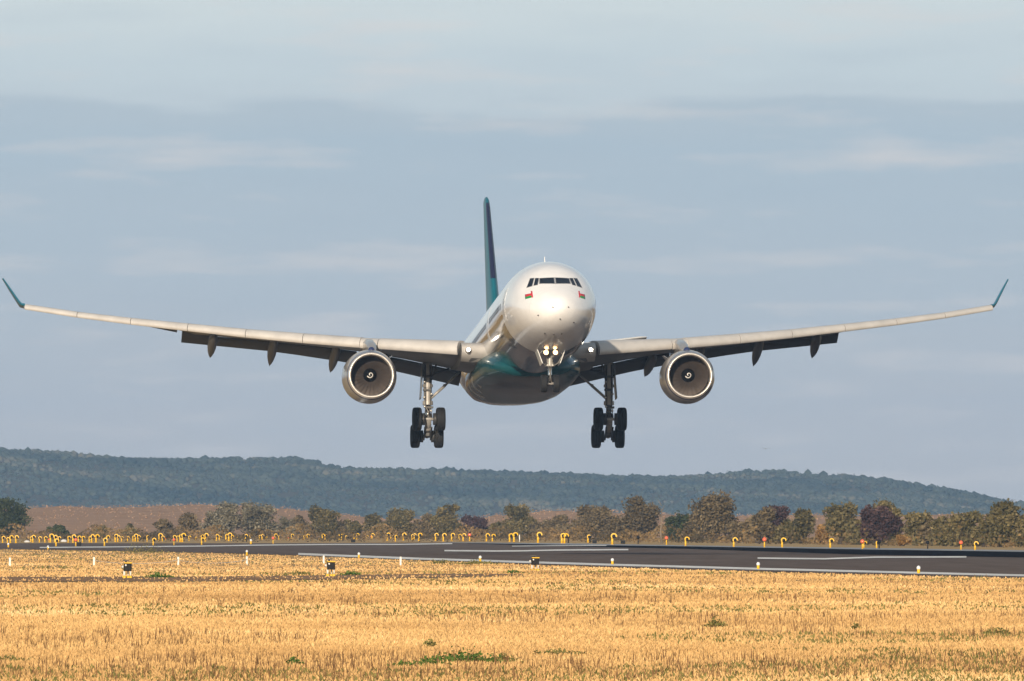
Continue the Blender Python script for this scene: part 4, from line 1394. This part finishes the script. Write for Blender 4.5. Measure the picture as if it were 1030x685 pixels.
box_light(128.5, 581.6, .40, 'black light box with yellow hood on stubby legs, leftmost in the front grass')
box_light(333.0, 579.8, .42, 'black light box with yellow hood, middle one, beside the dirt track and a post')
box_light(538.3, 574.3, .46, 'black light box with yellow hood, rightmost, in front of the runway edge line')

POSTS = [(10, 569.6, 'first from the left'), (94.6, 569.0, 'second from the left, left of the first black box'), (179.3, 568.6, 'third from the left, right of the first black box'), (248.3, 568.2, 'fourth from the left, in front of a runway lamp'), (325.6, 567.2, 'fifth from the left, behind the middle black box'), (403.0, 568.6, 'rightmost, alone on the grass')]
proto = None
for u, v, txt in POSTS:
    if proto is None:
        o = proto = empty('marker_post')
        MB().box((0, 0, .25), (.12, .07, .52), 0, None, .012).build('post', M_post, o)
        MB().box((0, 0, .535), (.13, .08, .05), 0, None, .012).build('cap', M_post, o)
    else:
        o = copy_tree(proto)
    o.location = G(u, v)
    o.scale = (.68, .68, .68)
    tag(o, f'short white marker post, {txt}', 'post', 'white marker posts along the front grass')
for (a, b, lab) in ((1, 2, 'slack pale cord strung low between the second and third white posts'), (2, 3, 'slack pale cord strung low between the third and fourth white posts')):
    pa, pb = Vector(G(POSTS[a][0], POSTS[a][1])), Vector(G(POSTS[b][0], POSTS[b][1]))
    pts = []
    for i in range(25):
        q = i / 24
        p = pa.lerp(pb, q)
        pts.append((p.x, p.y - .05, .27 - .18 * (1 - (2 * q - 1) ** 2) ** .6))
    tag(MB().tube(pts, .011, 6).build('cord', M_post), lab, 'cord')


def mound(u, v, wpx, hpx, label):
    x, y, _ = G(u, v)
    k = FPX / y
    iv3, if3 = ico(3)
    r = np.random.default_rng(int(u))
    d = 1 + r.normal(0, .07, len(iv3))
    vv = iv3 * d[:, None] * np.array([wpx / k / 2, wpx / k / 2.6, hpx / k])
    vv[:, 2] = np.maximum(vv[:, 2], -.05)
    o = link_mesh('stone_heap', np_mesh('stone_heap', vv, if3), simple('pale_stone', (.62, .60, .58), .9, var=.3, vscale=6))
    o.location = (x, y, 0)
    tag(o, label, 'stone heap', 'pale heaps among the lamps')


mound(27.3, 545.4, 6.5, 2.0, 'low pale stone heap left of the closely set lamps near the edge tree')
mound(64.2, 545.0, 6.5, 2.6, 'whiter pale stone heap between two clusters of yellow lamps')
# dark drums lying beyond the runway
for u, v, lab in ((79.3, 549.3, 'small dark blob of equipment right of the red globe lamp at left'), (355.3, 545.6, 'small dark low box between the yellow lamps under the left wheels'), (598, 546.6, 'dark low box in the lamp row left of the tall soft brown tree'), (626.6, 547.0, 'dark low box under the tall soft brown tree')):
    root = empty('equipment_box', G(u, v))
    root.scale = (.7, .7, .7)
    tag(root, lab, 'equipment box', 'dark low boxes in the lamp row')
    MB().box((0, 0, .22), (.62, .5, .42), 0, None, .05).build('case', M_black, root, auto=30)
    MB().box((0, 0, .46), (.68, .56, .06), 0, None, .02).build('lid', M_hyd, root, auto=30)

# bird
bird = empty('bird', (255 / FPX * 1500, 1500, CAM_H + 76.5 / FPX * 1500))
tag(bird, 'tiny dark bird in the sky right of the airliner wheels, above the hill', 'bird')
bm_ = MB()
bm_.loft([[(0 + r_ * math.cos(t) * .6, yy, r_ * math.sin(t) * .5) for t in np.linspace(0, 2 * np.pi, 8, endpoint=False)] for yy, r_ in ((-.16, .01), (-.1, .05), (0, .07), (.12, .045), (.22, .02))])
for s in (1, -1):
    bm_.loft([[(s * .03, -.06, .0), (s * .03, .08, .0), (s * .03, .08, .015), (s * .03, -.06, .015)], [(s * .2, -.05, .09), (s * .2, .07, .09), (s * .2, .07, .10), (s * .2, -.05, .10)], [(s * .42, .02, .03), (s * .42, .06, .03), (s * .42, .06, .035), (s * .42, .02, .035)]])
o = bm_.build('body', M_hyd, bird)

# ------------------------------------------------------------------ grass (nobody could count it)
NU = np.array([p[0] for p in NEAR])
NV = np.array([p[1] for p in NEAR])


def patchy(x, y, s, ph):
    return (np.sin(x * s + ph) * np.cos(y * s * .31 + ph * 2) + np.sin(x * s * 2.3 + y * s * .21 + ph * 3) * .6 + np.sin(x * s * .4 - y * s * .5 + ph) * .8) / 2.4


def tufts(name, n, nb, hrange, spread, wid, mat, label, cat, seed, keep=None, vmin=1.2, vmax=705, power=1.0, lean=.45, tintf=None):
    r = np.random.default_rng(seed)
    u = r.uniform(-180, 1210, n)
    v = NV[0] + (vmax - NV[0]) * r.uniform(0, 1, n) ** power
    lim = np.interp(u, NU, NV)
    ok = v > lim + vmin * .4
    u, v = u[ok], v[ok]
    y = CAM_H * FPX / (v - HORIZON)
    x = (u - 515) / FPX * y
    if keep is not None:
        k = keep(r, x, y, u, v)
        x, y, u, v = x[k], y[k], u[k], v[k]
    # thinner on the bare track
    lo = np.interp(u, [-250, -100, 60, 200, 330, 430, 525], [588, 585.8, 585.2, 584.6, 583, 581.2, 578.8])
    hi = np.interp(u, [-250, -100, 60, 200, 330, 430, 525], [580, 580.3, 580.6, 580.2, 578.9, 577.6, 577.6])
    trk = (v < lo + 1.6) & (v > hi - .2) & (u < 528)
    k = (~trk) | (r.uniform(0, 1, len(u)) < .10)
    x, y = x[k], y[k]
    m = len(x)
    far = np.clip(y / 280, 1, 2.3)
    P = np.repeat(np.stack([x, y], 1), nb, 0) + r.normal(0, spread, (m * nb, 2)) * np.repeat(far, nb)[:, None] * np.array([1, 1])
    H_ = np.repeat(r.uniform(.7, 1.25, m), nb) * r.uniform(hrange[0], hrange[1], m * nb)
    ang = r.uniform(0, 2 * np.pi, m * nb)
    wd = wid * r.uniform(.6, 1.4, m * nb) * np.repeat(far, nb)
    la = r.uniform(0, 2 * np.pi, m * nb)
    lr = H_ * lean * r.uniform(0, 1, m * nb)
    top = np.stack([P[:, 0] + lr * np.cos(la), P[:, 1] + lr * np.sin(la), H_], 1)
    dx = np.stack([np.cos(ang) * wd, np.sin(ang) * wd, np.zeros(m * nb)], 1)
    b0 = np.stack([P[:, 0], P[:, 1], np.full(m * nb, -.01)], 1)
    mid = b0 * .45 + top * .55
    mid[:, 2] = H_ * .62
    vv = np.stack([b0 - dx, b0 + dx, mid + dx * .75, top, mid - dx * .75], 1).reshape(-1, 3)
    ff = np.arange(m * nb * 5).reshape(-1, 5)
    tt = (tintf(r, x, y) if tintf is not None else .5 + .25 * patchy(x, y, .11, seed)) + r.normal(0, .10, m)
    tint = np.repeat(np.clip(np.repeat(tt, nb) + r.normal(0, .09, m * nb), 0, 1), 5)
    return tag(link_mesh(name, np_mesh(name, vv, ff, tint), mat), label, cat, kind='stuff')


M_dry = leaf_mat('dry_grass_blades', (.40, .235, .095), (.68, .435, .185), (.80, .575, .30))
M_weed = leaf_mat('weed_leaves', (.075, .080, .022), (.20, .175, .055), (.30, .23, .08))
M_stalk = leaf_mat('dead_stalks', (.075, .042, .020), (.20, .11, .05), (.30, .18, .08))
tufts('dry_grass', 110000, 6, (.025, .07), .13, .012, M_dry, 'golden dry grass covering the whole field in front of the runway', 'grass', 11, power=.9, lean=.9,
      tintf=lambda r, x, y: .50 + .34 * patchy(x, y, .11, 11) + .22 * patchy(x, y, .37, 2.2))
tufts('green_weeds', 26000, 6, (.03, .09), .11, .020, M_weed, 'sparse green weeds growing in patches of the dry field', 'weeds', 12,
      keep=lambda r, x, y, u, v: (patchy(x, y, .13, 1.7) > .24 - .16 * (v > 655) - .04 * (v > 600)) & (r.uniform(0, 1, len(x)) < .5), lean=.8)
tufts('dead_stalks', 17000, 4, (.06, .19), .12, .006, M_stalk, 'thin brown dead stalks standing out of the dry grass', 'dead stalks', 13,
      keep=lambda r, x, y, u, v: (patchy(x, y, .19, 4.1) > .04) & (r.uniform(0, 1, len(x)) < .5), lean=.35)


# taller green clumps one can point at
def clump(u, v, w, h, n, kind, label, seed):
    w, h = w * .667, h * .667
    x, y, _ = G(u, v)
    r = np.random.default_rng(seed)
    L = np.stack([r.normal(0, w / 3.2, n), r.normal(0, w / 2, n), np.abs(r.normal(0, h / 2.2, n)) + .01], 1)
    L[:, 2] *= np.clip(1.15 - np.abs(L[:, 0]) / (w * .75), .25, 1)
    a = r.normal(0, 1, (n, 3))
    a /= np.linalg.norm(a, axis=1)[:, None]
    b = np.cross(a, r.normal(0, 1, (n, 3)))
    b /= np.linalg.norm(b, axis=1)[:, None]
    s = (r.uniform(.015, .037, n) * (1 if y < 400 else 1.7))[:, None]
    vv = np.stack([L - a * s, L + b * s * .6, L + a * s, L - b * s * .6], 1).reshape(-1, 3)
    vv[:, 2] = np.maximum(vv[:, 2], .005)
    root = empty('weed_clump', (x, y, 0))
    tag(root, label, 'weeds', 'green weed clumps in the field')
    link_mesh('leaves', np_mesh('leaves', vv, np.arange(n * 4).reshape(-1, 4), np.repeat(np.clip(r.normal(.45, .25, n), 0, 1), 4)), kind, root)


M_lush = leaf_mat('lush_leaves', (.030, .065, .012), (.085, .145, .028), (.16, .20, .05))
CL = [(466, 668, 1.5, .22, 900, M_lush, 'bright green leafy weed clump, largest, at the bottom left of centre'), (430, 671, .9, .14, 420, M_lush, 'green low weed spread left of the largest clump'), (407, 672.5, .7, .12, 300, M_lush, 'small green weed patch further left of the largest clump'),
      (296, 671, .35, .20, 170, M_lush, 'small upright green weed at the lower left'), (432, 652, .3, .2, 150, M_weed, 'single round weed above the largest green clump'), (506, 667, .6, .15, 260, M_weed, 'ragged weed right of the largest green clump'),
      (720, 632, .5, .26, 260, M_weed, 'grey-green upright weed right of centre'), (1003, 640, .8, .2, 320, M_weed, 'green weed near the right edge of the field'), (860, 634, .35, .15, 160, M_weed, 'small weed in the right half of the field'), (482, 567.8, 2.4, .30, 420, M_weed, 'green weed clump below a runway edge lamp'),
      (146, 556.5, 4.2, .85, 520, M_weed, 'green bush-like weed clump at the near edge of the tarmac on the left'), (444, 566.8, 1.6, .22, 240, M_weed, 'low green weed at the runway edge left of a lamp'), (160, 581, 1.2, .22, 240, M_lush, 'dark green weed on the dirt track edge right of the first box'), (300, 578.8, 1.6, .22, 260, M_weed, 'weed on the dirt track edge left of the middle box'), (353, 578.4, .9, .2, 180, M_lush, 'weed on the dirt track edge right of the middle box'), (516, 576.8, 1.0, .16, 160, M_lush, 'weed by the end of the dirt track left of the right box'),
      (8, 667, 1.2, .12, 300, M_weed, 'flat green weed at the bottom left edge'), (560, 660, 1.4, .12, 420, M_weed, 'flat dark weed strip below the middle of the field')]
for i, c in enumerate(CL):
    clump(*c, 300 + i)
